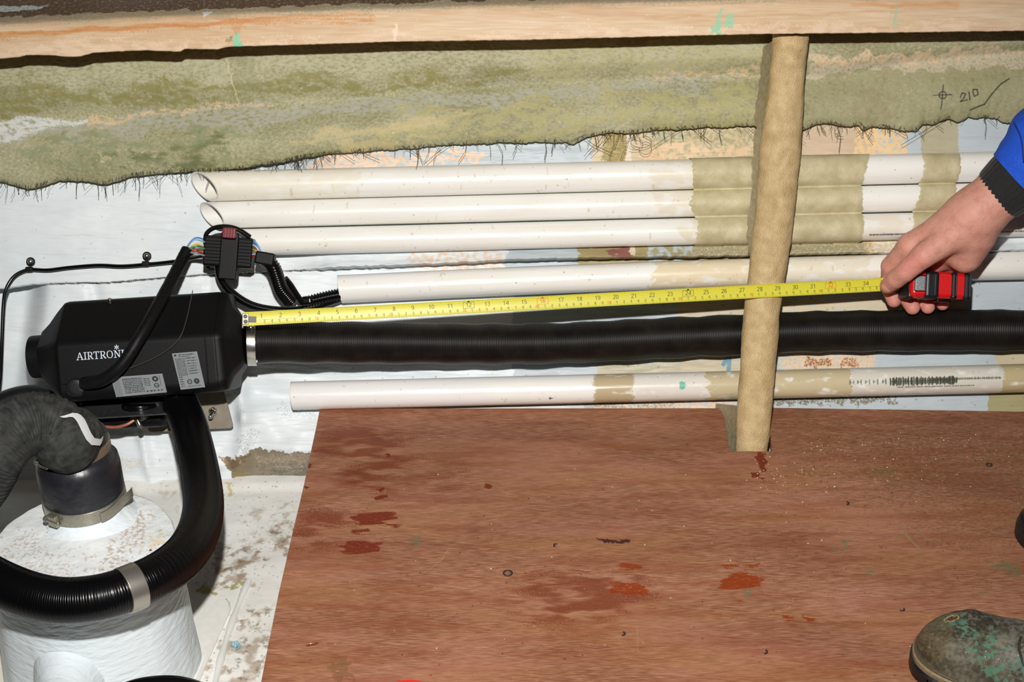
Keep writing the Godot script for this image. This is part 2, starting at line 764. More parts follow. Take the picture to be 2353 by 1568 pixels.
func hull() -> void:
	var f := noise(5, 1.0)
	var m := Mesher.new()
	var u0 := -1.3
	var u1 := 1.3
	var v0 := -0.32
	var v1 := 0.56
	m.grid(520, 176, func(s, t):
		var u := lerpf(u0, u1, s)
		var v := lerpf(v0, v1, t)
		return H(u, v, hull_height(u, v, f)))
	for k in m.v.size():
		var q := m.t[k]
		m.t[k] = Vector2((lerpf(u0, u1, q.x) + 0.95) / 1.9, 1.0 - (lerpf(v0, v1, q.y) + 0.32) / 0.88)
	# the wall's back, so that it has thickness
	m.face([H(u0, v0, -0.06), H(u0, v1, -0.06), H(u1, v1, -0.06), H(u1, v0, -0.06)])
	m.face([H(u0, v0, -0.06), H(u1, v0, -0.06), H(u1, v0, 0.0), H(u0, v0, 0.0)])
	m.face([H(u0, v1, 0.0), H(u1, v1, 0.0), H(u1, v1, -0.06), H(u0, v1, -0.06)])
	var paint := hull_paint()
	var hm := matte(mat("painted hull", Color.WHITE, 0.42), 0.36)
	hm.albedo_texture = paint.texture()
	var rel := grain(12, 0.026, 512, 1400, 5)
	relief(hm, rel, 0.30)
	var wall := put("wall_back", m, hm)
	tag(wall, "sloping hull side painted white at the left and bare grey at the right", "", "", "structure")
	# the upper layer of the hull: it ends in a ragged edge under the third conduit
	var up := Mesher.new()
	var nu := 620
	for k in nu + 1:
		var u := lerpf(u0, u1, float(k) / nu)
		var edge := at_line(STEP, u) + f.get_noise_1d(u * 60.0) * 0.0016 + f.get_noise_1d(u * 260.0) * 0.0006
		var thick := lerpf(0.009, 0.021, smoothstep(-0.33, -0.25, u)) + f.get_noise_1d(u * 9.0) * 0.0012
		var lip_out := 0.021 * smoothstep(-0.33, -0.25, u)
		for q in 30:
			var v := edge
			var w := 0.0
			if q == 0:
				w = -0.004
			elif q < 4:
				w = (thick + lip_out) * [0.0, 0.5, 0.85, 0.97][q]
				v = edge + [0.0, 0.0, 0.0004, 0.0014][q]
			else:
				v = lerpf(edge + 0.003, 0.5, pow((q - 4) / 25.0, 1.2))
				w = thick + lip_out * exp(-pow((v - edge) / 0.012, 2.0)) + f.get_noise_2d(u * 9.0, v * 14.0) * 0.0016 + f.get_noise_2d(u * 4.0, v * 5.0) * 0.002
			up.p(H(u, v, w), Vector2((u + 0.95) / 1.9, 1.0 - (v + 0.32) / 0.88))
	for k in nu:
		for q in 29:
			var a := k * 30 + q
			up.quad(a, a + 30, a + 31, a + 1)
	put("hull_layer", up, hm, wall)


func hull_paint() -> Paint:
	var p := Paint.new(Vector2(-0.95, -0.32), Vector2(0.95, 0.56), 1760, 21)
	var white := rgb(220, 229, 234)
	p.ground(white, rgb(231, 237, 240), Vector2(5, 9), Vector2(30, 60), 0.3)
	var blue := rgb(190, 200, 205)
	var peach := rgb(236, 203, 172)
	var olive := rgb(172, 164, 124)
	var tan_ := rgb(206, 193, 164)
	# bare hull to the right of the painted corner
	p.patch([Vector2(0.001, 0.0791), Vector2(0.8447, 0.0919), Vector2(0.8447, -0.1379), Vector2(0.001, -0.1379)], blue, 1.0, 0.004)
	p.patch([Vector2(0.1235, -0.0332), Vector2(0.2958, -0.0294), Vector2(0.2958, -0.0613), Vector2(0.1235, -0.0613)], rgb(196, 186, 158), 1.0, 0.006, 0.8)
	p.patch([Vector2(0.1171, -0.074), Vector2(0.3214, -0.0708), Vector2(0.3277, -0.1442), Vector2(0.1171, -0.1442)], peach, 1.0, 0.006, 0.55, 55.0, 150.0)
	p.patch([Vector2(0.098, -0.0772), Vector2(0.2448, -0.0772), Vector2(0.2448, -0.1442), Vector2(0.098, -0.1442)], rgb(150, 150, 122), 0.8, 0.006, 0.4, 55.0, 200.0)
	p.patch([Vector2(-0.1765, -0.0772), Vector2(0.1044, -0.074), Vector2(0.1044, -0.1379), Vector2(-0.1765, -0.1379)], rgb(208, 210, 208), 1.0, 0.006)
	p.patch([Vector2(0.3916, -0.0198), Vector2(0.532, -0.0179), Vector2(0.532, -0.0421), Vector2(0.3916, -0.0421)], rgb(232, 204, 170), 1.0, 0.006, 0.7, 55.0, 180.0)
	p.patch([Vector2(0.4299, -0.0268), Vector2(0.4681, -0.0255), Vector2(0.4681, -0.037), Vector2(0.4299, -0.037)], rgb(150, 84, 40), 0.9, 0.006, 0.55)
	p.patch([Vector2(0.4841, -0.0281), Vector2(0.5096, -0.0268), Vector2(0.5096, -0.037), Vector2(0.4841, -0.037)], rgb(156, 92, 46), 0.9, 0.006, 0.5)
	p.patch([Vector2(0.7107, -0.0166), Vector2(0.8447, -0.0153), Vector2(0.8447, -0.0421), Vector2(0.7107, -0.0421)], tan_, 1.0, 0.003)
	p.patch([Vector2(0.382, -0.074), Vector2(0.5447, -0.0708), Vector2(0.5639, -0.09), Vector2(0.382, -0.0932)], rgb(120, 112, 92), 0.9, 0.007, 0.6, 55.0, 260.0)
	p.patch([Vector2(0.6992, -0.074), Vector2(0.8447, -0.0728), Vector2(0.8447, -0.1379), Vector2(0.6915, -0.1379)], olive, 1.0, 0.003)
	p.patch([Vector2(0.3916, 0.06), Vector2(0.6628, 0.0664), Vector2(0.6628, 0.0377), Vector2(0.3916, 0.0377)], rgb(214, 198, 164), 1.0, 0.005, 0.75, 55.0, 140.0)
	p.patch([Vector2(0.2448, 0.06), Vector2(0.3724, 0.06), Vector2(0.3724, -0.074), Vector2(0.2448, -0.074)], tan_, 1.0, 0.006, 0.8)
	p.line([Vector2(0.3099, -0.0345), Vector2(0.3137, -0.0268), Vector2(0.3188, -0.0255), Vector2(0.3175, -0.0434)], 0.006, rgb(120, 160, 178), 0.9)
	# above the step
	p.patch([Vector2(-0.4468, 0.2175), Vector2(-0.3898, 0.2441), Vector2(-0.3013, 0.2732), Vector2(-0.1116, 0.3061), Vector2(0.1287, 0.325), Vector2(0.1287, 0.2302), Vector2(-0.4468, 0.1986)], blue, 1.0, 0.003)
	p.patch([Vector2(-0.3013, 0.2567), Vector2(-0.2634, 0.2732), Vector2(-0.2001, 0.2732), Vector2(-0.1369, 0.2643), Vector2(-0.0421, 0.2744), Vector2(-0.0421, 0.2605), Vector2(-0.1369, 0.2504), Vector2(-0.3013, 0.2479)], peach, 1.0, 0.010, 0.62, 40.0, 120.0)
	p.patch([Vector2(-0.1369, 0.2744), Vector2(-0.0737, 0.2776), Vector2(-0.0408, 0.2694), Vector2(-0.08, 0.258), Vector2(-0.1243, 0.2605)], rgb(238, 206, 178), 1.0, 0.008, 0.6, 40.0, 120.0)
	p.patch([Vector2(0.116, 0.325), Vector2(0.3753, 0.3377), Vector2(0.3753, 0.2175), Vector2(0.116, 0.2175)], rgb(208, 190, 156), 1.0, 0.004)
	p.patch([Vector2(0.1982, 0.3061), Vector2(0.369, 0.3124), Vector2(0.369, 0.2428), Vector2(0.1982, 0.2555)], olive, 0.8, 0.012, 0.5, 30.0, 120.0)
	p.patch([Vector2(0.1919, 0.2871), Vector2(0.369, 0.2839), Vector2(0.369, 0.2428), Vector2(0.1919, 0.2555)], rgb(232, 198, 160), 0.9, 0.012, 0.6, 30.0, 60.0)
	p.patch([Vector2(0.1325, 0.3124), Vector2(0.1679, 0.3124), Vector2(0.1666, 0.2523), Vector2(0.1312, 0.2523)], rgb(158, 140, 80), 0.95, 0.004, 0.85)
	p.patch([Vector2(0.1666, 0.3124), Vector2(0.1742, 0.3124), Vector2(0.1742, 0.2523), Vector2(0.1666, 0.2523)], rgb(226, 214, 196), 0.9, 0.002)
	p.patch([Vector2(0.2046, 0.3061), Vector2(0.2552, 0.3035), Vector2(0.2425, 0.2921), Vector2(0.1982, 0.2934)], rgb(160, 176, 150), 0.7, 0.008, 0.5)
	p.patch([Vector2(0.4132, 0.3314), Vector2(0.8369, 0.3503), Vector2(0.8369, 0.2239), Vector2(0.4132, 0.2239)], blue, 1.0, 0.003)
	p.patch([Vector2(0.4132, 0.3314), Vector2(0.5271, 0.3314), Vector2(0.5271, 0.2239), Vector2(0.4132, 0.2239)], rgb(210, 188, 160), 1.0, 0.006)
	p.patch([Vector2(0.5018, 0.325), Vector2(0.5751, 0.325), Vector2(0.5739, 0.2681), Vector2(0.4954, 0.2681)], rgb(238, 205, 158), 1.0, 0.005, 0.68, 55.0, 110.0)
	p.patch([Vector2(0.5941, 0.325), Vector2(0.6485, 0.325), Vector2(0.6472, 0.2239), Vector2(0.5928, 0.2239)], rgb(182, 174, 146), 1.0, 0.0025)
	# the strip between the third and fourth conduits
	p.patch([Vector2(-0.1496, 0.1322), Vector2(-0.0073, 0.1385), Vector2(-0.0073, 0.0911), Vector2(-0.1496, 0.0911)], rgb(232, 208, 188), 0.9, 0.012, 0.5, 30.0, 90.0)
	p.patch([Vector2(-0.0104, 0.1416), Vector2(0.2678, 0.148), Vector2(0.2678, 0.0911), Vector2(-0.0104, 0.0911)], blue, 1.0, 0.006)
	p.patch([Vector2(0.092, 0.1379), Vector2(0.1919, 0.1416), Vector2(0.2046, 0.0911), Vector2(0.1034, 0.0911)], rgb(172, 158, 116), 1.0, 0.006)
	p.patch([Vector2(0.1363, 0.1328), Vector2(0.1717, 0.1379), Vector2(0.1729, 0.1214), Vector2(0.1439, 0.1239)], rgb(152, 98, 96), 0.9, 0.005)
	p.patch([Vector2(0.1704, 0.1442), Vector2(0.1767, 0.1442), Vector2(0.1767, 0.1239), Vector2(0.1704, 0.1239)], rgb(226, 214, 190), 1.0, 0.002)
	p.patch([Vector2(0.1793, 0.1379), Vector2(0.2678, 0.1442), Vector2(0.2678, 0.0911), Vector2(0.1729, 0.0911)], rgb(168, 154, 114), 0.9, 0.010, 0.55, 40.0, 60.0)
	p.patch([Vector2(0.2615, 0.1511), Vector2(0.5207, 0.1543), Vector2(0.5207, 0.0911), Vector2(0.2615, 0.0911)], rgb(176, 166, 130), 1.0, 0.004, 0.85)
	p.patch([Vector2(0.5113, 0.1511), Vector2(0.5587, 0.1511), Vector2(0.5587, 0.0911), Vector2(0.5113, 0.0911)], rgb(228, 206, 170), 1.0, 0.004, 0.6, 55.0, 160.0)
	# dirt, stains and the bare patch at the painted corner
	p.patch(BARE, rgb(134, 124, 106), 1.0, 0.008, 1.0, 50.0)
	p.patch([Vector2(-0.3679, -0.1864), Vector2(-0.2786, -0.1813), Vector2(-0.2786, -0.2068), Vector2(-0.3679, -0.2068)], rgb(96, 98, 86), 0.75, 0.012, 0.5, 40.0, 220.0)
	p.patch([Vector2(-0.4062, -0.1927), Vector2(-0.3871, -0.1889), Vector2(-0.3839, -0.2081), Vector2(-0.4062, -0.2093)], rgb(150, 140, 84), 0.7, 0.006, 0.7)
	p.patch([Vector2(-0.4177, -0.1774), Vector2(-0.3807, -0.1634), Vector2(-0.3871, -0.1774), Vector2(-0.4062, -0.1864)], rgb(118, 92, 62), 0.8, 0.006, 0.6)
	p.patch([Vector2(-0.4318, -0.171), Vector2(-0.4126, -0.1698), Vector2(-0.4164, -0.1787)], rgb(150, 92, 66), 0.8, 0.004)
	p.patch([Vector2(-0.3807, -0.1647), Vector2(-0.3041, -0.1659), Vector2(-0.3041, -0.18), Vector2(-0.3679, -0.1838)], rgb(176, 160, 142), 0.6, 0.008, 0.45, 50.0, 240.0)
	p.patch([Vector2(-0.569, -0.1749), Vector2(-0.5403, -0.171), Vector2(-0.5428, -0.1864), Vector2(-0.5658, -0.1851)], rgb(196, 176, 150), 0.5, 0.006, 0.45, 50.0, 400.0)
	p.patch([Vector2(-0.3999, -0.1379), Vector2(-0.3743, -0.1283), Vector2(-0.3679, -0.1442), Vector2(-0.396, -0.1634)], rgb(120, 134, 124), 0.5, 0.006, 0.3, 50.0, 380.0)
	p.patch([Vector2(-0.3424, -0.09), Vector2(-0.2786, -0.09), Vector2(-0.285, -0.1123), Vector2(-0.336, -0.1123)], rgb(140, 160, 160), 0.6, 0.006, 0.25, 50.0, 380.0)
	p.line(STEP.slice(3, 12), 0.0016, rgb(70, 66, 60), 0.8, 0.001, 0.35)
	p.specks(rng, Vector2(-0.7509, -0.2144), Vector2(-0.3041, 0.2196), 90, 0.0003, 0.0011, rgb(120, 112, 96), 0.6)
	p.specks(rng, Vector2(-0.3041, -0.0932), Vector2(0.0022, -0.0357), 40, 0.0004, 0.0014, rgb(110, 118, 112), 0.6)
	p.specks(rng, Vector2(0.0022, -0.1379), Vector2(0.7509, 0.0919), 260, 0.0004, 0.0016, rgb(120, 116, 100), 0.6)
	return p


# ---------------------------------------------------------------- the bilge under the plywood
func bilge() -> void:
	var p := Paint.new(Vector2(-0.95, 0.0), Vector2(0.25, 1.0), 1400, 44)
	p.ground(rgb(228, 228, 222), rgb(238, 238, 234), Vector2(6, 6), Vector2(60, 60), 0.3)
	# p.place uses x and minus z turned up, so z is stored as 1 - z
	var dirt := rgb(150, 126, 104)
	for z in [[[Vector2(-0.3843, 0.1595), Vector2(-0.299, 0.1434), Vector2(-0.291, 0.257), Vector2(-0.3704, 0.2471)], 0.36, 0.5], [[Vector2(-0.3523, 0.2067), Vector2(-0.3164, 0.2016), Vector2(-0.3177, 0.2372), Vector2(-0.3425, 0.2321)], 0.6, 0.8], [[Vector2(-0.4124, 0.2471), Vector2(-0.3396, 0.2521), Vector2(-0.3336, 0.3333), Vector2(-0.4105, 0.324)], 0.48, 0.85], [[Vector2(-0.4215, 0.2958), Vector2(-0.3627, 0.2958), Vector2(-0.3444, 0.3379), Vector2(-0.4244, 0.3424)], 0.4, 0.7], [[Vector2(-0.3651, 0.3872), Vector2(-0.313, 0.396), Vector2(-0.3192, 0.4303), Vector2(-0.3538, 0.4218)], 0.5, 0.85], [[Vector2(-0.3621, 0.4387), Vector2(-0.297, 0.4303), Vector2(-0.3015, 0.5498), Vector2(-0.3642, 0.5498)], 0.46, 0.8], [[Vector2(-0.4078, 0.4303), Vector2(-0.3871, 0.4218), Vector2(-0.3694, 0.5498), Vector2(-0.3956, 0.5498)], 0.45, 0.7], [[Vector2(-0.3265, 0.2169), Vector2(-0.29, 0.2169), Vector2(-0.2945, 0.2766), Vector2(-0.3196, 0.2668)], 0.45, 0.7], [[Vector2(-0.5741, 0.0651), Vector2(-0.4899, 0.0651), Vector2(-0.4684, 0.1755), Vector2(-0.5489, 0.1755)], 0.22, 0.4]]:
		p.patch(flip_z(z[0]), dirt, z[2] * 0.7, 0.02, z[1] - 0.1, 24.0, 34.0, Vector2.ONE, 0.01)
		p.patch(flip_z(z[0]), rgb(92, 78, 62), z[2] * 0.6, 0.02, z[1] - 0.34, 24.0, 60.0, Vector2.ONE, 0.01)
	p.patch(flip_z([Vector2(-0.4152, 0.3424), Vector2(-0.3987, 0.3379), Vector2(-0.3927, 0.3588), Vector2(-0.4102, 0.357)]), rgb(176, 166, 116), 0.9, 0.008)
	p.patch(flip_z([Vector2(-0.3789, 0.3388), Vector2(-0.3593, 0.3314), Vector2(-0.3538, 0.3443), Vector2(-0.3797, 0.3479)]), rgb(172, 164, 118), 0.9, 0.010)
	p.patch(flip_z([Vector2(-0.3508, 0.4536), Vector2(-0.3458, 0.4503), Vector2(-0.3423, 0.4651), Vector2(-0.3475, 0.4668)]), rgb(70, 150, 176), 0.8, 0.006, 0.6)
	p.patch(flip_z([Vector2(-0.417, 0.106), Vector2(-0.4106, 0.106), Vector2(-0.4037, 0.1325), Vector2(-0.4096, 0.1347)]), rgb(206, 190, 140), 0.8, 0.004)
	p.specks(rng, Vector2(-0.46, 0.35), Vector2(-0.2, 0.9), 900, 0.0003, 0.0011, rgb(96, 80, 62), 0.7)
	var fm := matte(mat("painted bilge", Color.WHITE, 0.42), 0.36)
	fm.albedo_texture = p.texture()
	relief(fm, grain(15, 0.03, 512, 512, 5), 0.14)
	var f := noise(6, 1.0)
	var m := Mesher.new()
	m.grid(260, 220, func(s, t):
		var x := lerpf(-1.3, 1.3, s)
		var z := lerpf(0.02, 1.0, t)
		var q := Vector2(x, z)
		var y := BILGE + f.get_noise_2d(x * 8.0, z * 8.0) * 0.003
		y += 0.006 * smoothstep(0.022, 0.0, z - 0.105)
		return Vector3(x, y, z))
	for k in m.v.size():
		m.t[k] = Vector2((m.v[k].x + 0.95) / 1.2, m.v[k].z)
	m.face([Vector3(-1.3, BILGE, 1.0), Vector3(1.3, BILGE, 1.0), Vector3(1.3, BILGE - 0.1, 1.0), Vector3(-1.3, BILGE - 0.1, 1.0)])
	m.face([Vector3(-1.3, BILGE - 0.1, 0.0), Vector3(1.3, BILGE - 0.1, 0.0), Vector3(1.3, BILGE - 0.1, 1.0), Vector3(-1.3, BILGE - 0.1, 1.0)])
	var floor_ := put("floor", m, fm)
	tag(floor_, "white painted bilge floor dirty with brown grit left of the plywood", "", "", "structure")
	# glassed strips on it
	var lay := Transform3D(Basis(Vector3.RIGHT, Vector3(0, 0, -1), Vector3.UP), Vector3(0, BILGE, 0))
	var strip := Mesher.new()
	var outline := []
	for q: Vector2 in round_poly([Vector2(-0.4474, 0.357), Vector2(-0.3697, 0.3731), Vector2(-0.3634, 0.3872), Vector2(-0.3837, 0.5573), Vector2(-0.441, 0.5573)], 0.008):
		outline.append(Vector2(q.x, -q.y))
	plate(strip, lay, outline, 0.007, 0.003)
	put("glassed_strip", strip, mottled("strip paint", rgb(226, 226, 220), rgb(238, 238, 234), 0.34, 6.0, 46), floor_)
	var bead := Mesher.new()
	tube(bead, spline([Vector3(-0.3505, -0.1065, 0.3286), Vector3(-0.3566, -0.1065, 0.3872), Vector3(-0.3606, -0.1065, 0.4635), Vector3(-0.36, -0.1065, 0.5498)], 0.01), func(a, g, an): return 0.0045 + 0.0008 * sin(g * 90.0), 10)
	put("sealant_bead", bead, mat("bead paint", rgb(226, 228, 224), 0.34), floor_)
	var side := Mesher.new()
	var box := []
	for q: Vector2 in [Vector2(-0.7068, 0.4133), Vector2(-0.651, 0.4277), Vector2(-0.6126, 0.4981), Vector2(-0.6079, 0.5498), Vector2(-0.6623, 0.5498)]:
		box.append(Vector2(q.x, -q.y))
	plate(side, lay, box, 0.02, 0.002)
	put("edge_board", side, mottled("board paint", rgb(226, 222, 206), rgb(238, 236, 226), 0.4, 7.0, 47), floor_)


func flip_z(pts: Array) -> Array:
	var out := []
	for q: Vector2 in pts:
		out.append(Vector2(q.x, 1.0 - q.y))
	return out


# ---------------------------------------------------------------- the rest of the cabin, round the camera
func cabin() -> void:
	var grp := mottled("cabin lining", rgb(120, 112, 98), rgb(140, 132, 118), 0.7, 2.0, 51)
	for s in [["wall_left", Vector3(-1.33, 0.85, 0.9), Vector3(0.06, 2.0, 4.2)], ["wall_right", Vector3(1.33, 0.85, 0.9), Vector3(0.06, 2.0, 4.2)], ["wall_front", Vector3(0, 0.85, 2.95), Vector3(2.72, 2.0, 0.06)], ["ceiling", Vector3(0, 1.86, 0.9), Vector3(2.72, 0.06, 4.2)], ["floor_front", Vector3(0, -0.16, 2.0), Vector3(2.72, 0.06, 2.0)]]:
		var m := Mesher.new()
		rbox(m, Transform3D(Basis.IDENTITY, s[1]), s[2], 0.004)
		var o := put(s[0], m, grp)
		tag(o, "plain lining of the cabin behind and beside the camera, " + (s[0] as String).replace("_", " "), "", "", "structure")
	var up := Mesher.new()
	var xf := Transform3D(Basis(Vector3.RIGHT, VUP, WOUT), H(0, 1.34, -0.03))
	rbox(up, xf, Vector3(2.6, 1.56, 0.06), 0.004)
	var top := put("wall_top", up, grp)
	tag(top, "upper part of the hull side above the wooden rail", "", "", "structure")


# ---------------------------------------------------------------- plywood floor
const PLY_LEFT := [Vector2(-0.2793, 0.0641), Vector2(-0.2788, 0.1125), Vector2(-0.2789, 0.1691), Vector2(-0.2784, 0.2284), Vector2(-0.2789, 0.2947), Vector2(-0.2799, 0.3665), Vector2(-0.2803, 0.4339), Vector2(-0.2808, 0.489), Vector2(-0.2801, 0.5491), Vector2(-0.2796, 0.5983), Vector2(-0.2788, 0.6438), Vector2(-0.2785, 0.6932)]


func plywood() -> void:
	var outline := []
	for q: Vector2 in PLY_LEFT:
		outline.append(Vector2(q.x, -q.y))
	for q: Vector2 in [Vector2(0.6703, 0.6932), Vector2(0.8971, 0.0737), Vector2(0.7418, 0.0725), Vector2(0.5834, 0.0677), Vector2(0.3733, 0.0617), Vector2(0.3683, 0.1032), Vector2(0.3601, 0.1768), Vector2(0.3015, 0.1768), Vector2(0.3047, 0.1183), Vector2(0.3067, 0.0629)]:
		outline.append(Vector2(q.x, -q.y))
	var p := Paint.new(Vector2(-0.42, -0.66), Vector2(0.92, -0.06), 2048, 61)
	plywood_paint(p)
	var pm := matte(mat("plywood face", Color.WHITE, 0.55), 0.4)
	pm.albedo_texture = p.texture()
	relief(pm, grain(62, 0.03, 256, 1024, 4), 0.05)
	var lay := Transform3D(Basis(Vector3.RIGHT, Vector3(0, 0, -1), Vector3.UP), Vector3(0, -0.012, 0))
	var root := thing("plywood_panel", "reddish brown plywood floor panel notched round the fibreglass post", "plywood", Vector3(0.2, -0.012, 0.3))
	var layers := [[-0.012, 0.0022, rgb(150, 92, 66)], [-0.0098, 0.0036, rgb(176, 128, 92)], [-0.0062, 0.0036, rgb(140, 90, 64)]]
	for l in layers:
		var m := Mesher.new()
		plate(m, Transform3D(lay.basis, Vector3(0, l[0], 0)), outline, l[1])
		put("ply_layer", m, mat("ply", l[2], 0.7), root)
	var face := Mesher.new()
	plate(face, Transform3D(lay.basis, Vector3(0, -0.0026, 0)), outline, 0.0026, 0.0005)
	for k in face.v.size():
		face.t[k] = p.uv(Vector2(face.v[k].x, -face.v[k].z))
	put("face_veneer", face, pm, root)
	# bearers that hold it above the bilge
	for s in [[-0.1, 0.3], [0.85, 0.3]]:
		var b := Mesher.new()
		rbox(b, Transform3D(Basis.IDENTITY, Vector3(s[0], (BILGE - 0.012) * 0.5 + 0.001, s[1])), Vector3(0.05, -BILGE - 0.012, 0.4), 0.003)
		var o := put("floor_bearer", b, mat("bearer", rgb(150, 120, 84), 0.8))
		tag(o, "timber bearer hidden under the plywood", "", "", "structure")


func plywood_paint(p: Paint) -> void:
	p.ground(rgb(120, 74, 52), rgb(188, 138, 110), Vector2(2.2, 7.0), Vector2(36.0, 760.0), 0.85, 0.3)
	# the veneer's own changes of tone
	var all := [Vector2(-0.42, -0.66), Vector2(0.92, -0.66), Vector2(0.92, -0.06), Vector2(-0.42, -0.06)]
	p.patch(all, rgb(170, 122, 78), 0.34, 0.0, 0.42, 9.0, 5.0, Vector2(0.5, 1.8))
	p.patch(all, rgb(186, 130, 116), 0.3, 0.0, 0.36, 9.0, 7.0, Vector2(0.4, 1.4))
	p.patch(all, rgb(126, 62, 38), 0.28, 0.0, 0.30, 9.0, 14.0, Vector2(0.3, 2.4))
	# short dark pores along the grain
	for k in 5200:
		var q := Vector2(rng.randf_range(-0.42, 0.92), rng.randf_range(-0.66, -0.06))
		var l := rng.randf_range(0.003, 0.016)
		p.line([q, q + Vector2(l, rng.randfn(0.0, 0.0004))], rng.randf_range(0.0005, 0.0009), rgb(104, 50, 32) if k % 3 else rgb(206, 158, 124), 0.16)
	var red := rgb(112, 36, 16)
	var dark := rgb(112, 48, 26)
	var orange := rgb(140, 50, 12)
	var F := func(pts: Array) -> Array:
		var out := []
		for q: Vector2 in pts:
			out.append(Vector2(q.x, -q.y))
		return out
	# long stains
	p.patch(F.call([Vector2(-0.2732, 0.1183), Vector2(-0.2211, 0.1125), Vector2(-0.1707, 0.1241), Vector2(-0.1324, 0.1468), Vector2(-0.1472, 0.2018), Vector2(-0.1739, 0.244), Vector2(-0.2081, 0.2543), Vector2(-0.2488, 0.2018), Vector2(-0.2791, 0.1468)]), dark, 0.6, 0.03, 0.62, 9.0, 26.0, Vector2(0.5, 1.6), 0.045)
	p.patch(F.call([Vector2(-0.2233, 0.2178), Vector2(-0.1054, 0.2018), Vector2(-0.0563, 0.2543), Vector2(-0.1008, 0.3045), Vector2(-0.1872, 0.2947)]), dark, 0.35, 0.03, 0.5, 9.0, 26.0, Vector2(0.5, 1.6), 0.045)
	p.patch(F.call([Vector2(-0.2753, 0.324), Vector2(-0.2135, 0.3191), Vector2(-0.1875, 0.3572), Vector2(-0.2181, 0.3849), Vector2(-0.2841, 0.3849)]), dark, 0.65, 0.025, 0.62, 9.0, 26.0, Vector2(0.5, 1.6), 0.045)
	p.patch(F.call([Vector2(0.0393, 0.4426), Vector2(0.1458, 0.4512), Vector2(0.1592, 0.4849), Vector2(0.0888, 0.5334), Vector2(0.0018, 0.5334), Vector2(0.0124, 0.4766)]), dark, 0.6, 0.03, 0.55, 9.0, 26.0, Vector2(0.5, 1.6), 0.045)
	p.patch(F.call([Vector2(0.033, 0.5013), Vector2(0.1371, 0.5013), Vector2(0.1222, 0.5721), Vector2(0.0418, 0.5797)]), dark, 0.35, 0.03, 0.5, 9.0, 26.0, Vector2(0.5, 1.6), 0.045)
	p.patch(F.call([Vector2(-0.2059, 0.602), Vector2(-0.1854, 0.6093), Vector2(-0.1753, 0.6381), Vector2(-0.1919, 0.6417), Vector2(-0.206, 0.6238)]), rgb(120, 82, 52), 0.5, 0.012)
	# wet, sharp stains
	for s in [[Vector2(-0.2091, 0.3355), Vector2(-0.1961, 0.324), Vector2(-0.1538, 0.322), Vector2(-0.1489, 0.3355), Vector2(-0.1715, 0.3488), Vector2(-0.1938, 0.3488)], [Vector2(-0.166, 0.3469), Vector2(-0.1407, 0.3488), Vector2(-0.1458, 0.3563), Vector2(-0.1627, 0.3544)], [Vector2(-0.2095, 0.36), Vector2(-0.1848, 0.3563), Vector2(-0.1824, 0.3656), Vector2(-0.2003, 0.3693)], [Vector2(-0.2171, 0.3949), Vector2(-0.2019, 0.3822), Vector2(-0.1629, 0.3877), Vector2(-0.167, 0.4057), Vector2(-0.1936, 0.4128), Vector2(-0.2104, 0.4075)]]:
		p.patch(F.call(s), red, 0.85, 0.005, 0.95, 60.0, 320.0, Vector2(0.25, 1.5), 0.003)
	for s in [[Vector2(0.1308, 0.4357), Vector2(0.1419, 0.4296), Vector2(0.1619, 0.4357), Vector2(0.1571, 0.4426), Vector2(0.1411, 0.4426)], [Vector2(0.1325, 0.4512), Vector2(0.1539, 0.4495), Vector2(0.1509, 0.4546)], [Vector2(0.1158, 0.4732), Vector2(0.1287, 0.4682), Vector2(0.1552, 0.4682), Vector2(0.1689, 0.4816), Vector2(0.1585, 0.4931), Vector2(0.1374, 0.4964), Vector2(0.1225, 0.4849)], [Vector2(0.2489, 0.4799), Vector2(0.2625, 0.4555), Vector2(0.2742, 0.4478), Vector2(0.3124, 0.4563), Vector2(0.2972, 0.4732), Vector2(0.275, 0.4816)], [Vector2(0.2549, 0.4304), Vector2(0.2709, 0.4322), Vector2(0.2812, 0.4357), Vector2(0.2642, 0.4426)], [Vector2(0.2833, 0.4357), Vector2(0.3069, 0.4252), Vector2(0.3005, 0.4322)], [Vector2(0.2669, 0.5029), Vector2(0.2786, 0.5013), Vector2(0.2743, 0.5062)], [Vector2(0.3141, 0.5334), Vector2(0.3363, 0.535), Vector2(0.3256, 0.5413)], [Vector2(0.3433, 0.5271), Vector2(0.3596, 0.5366), Vector2(0.3488, 0.5397)]]:
		p.patch(F.call(s), orange, 0.85, 0.006, 0.9, 60.0, 320.0, Vector2(0.25, 1.5), 0.002)
	for s in [[Vector2(0.3382, 0.1823), Vector2(0.3502, 0.1823), Vector2(0.3487, 0.2082), Vector2(0.3429, 0.2273), Vector2(0.3388, 0.2273), Vector2(0.3394, 0.2146), Vector2(0.3344, 0.204)], [Vector2(0.3322, 0.2399), Vector2(0.3422, 0.244), Vector2(0.3389, 0.2502)], [Vector2(0.3243, 0.2294), Vector2(0.3334, 0.2315), Vector2(0.3334, 0.2399), Vector2(0.3263, 0.2399)], [Vector2(-0.0365, 0.2564), Vector2(-0.0259, 0.2584), Vector2(-0.027, 0.2686), Vector2(-0.0351, 0.2666)], [Vector2(-0.181, 0.2867), Vector2(-0.1663, 0.2827), Vector2(-0.1667, 0.2927), Vector2(-0.1792, 0.2947)], [Vector2(-0.1838, 0.2666), Vector2(-0.1697, 0.2686), Vector2(-0.1715, 0.2747)], [Vector2(-0.1786, 0.1823), Vector2(-0.1688, 0.1845), Vector2(-0.1693, 0.1932)], [Vector2(-0.2802, 0.2082), Vector2(-0.2728, 0.2104), Vector2(-0.2754, 0.2189)], [Vector2(-0.2786, 0.2605), Vector2(-0.2699, 0.2645), Vector2(-0.2762, 0.2706)], [Vector2(-0.2204, 0.5827), Vector2(-0.2233, 0.5797), Vector2(-0.2369, 0.5827), Vector2(-0.2316, 0.5857)]]:
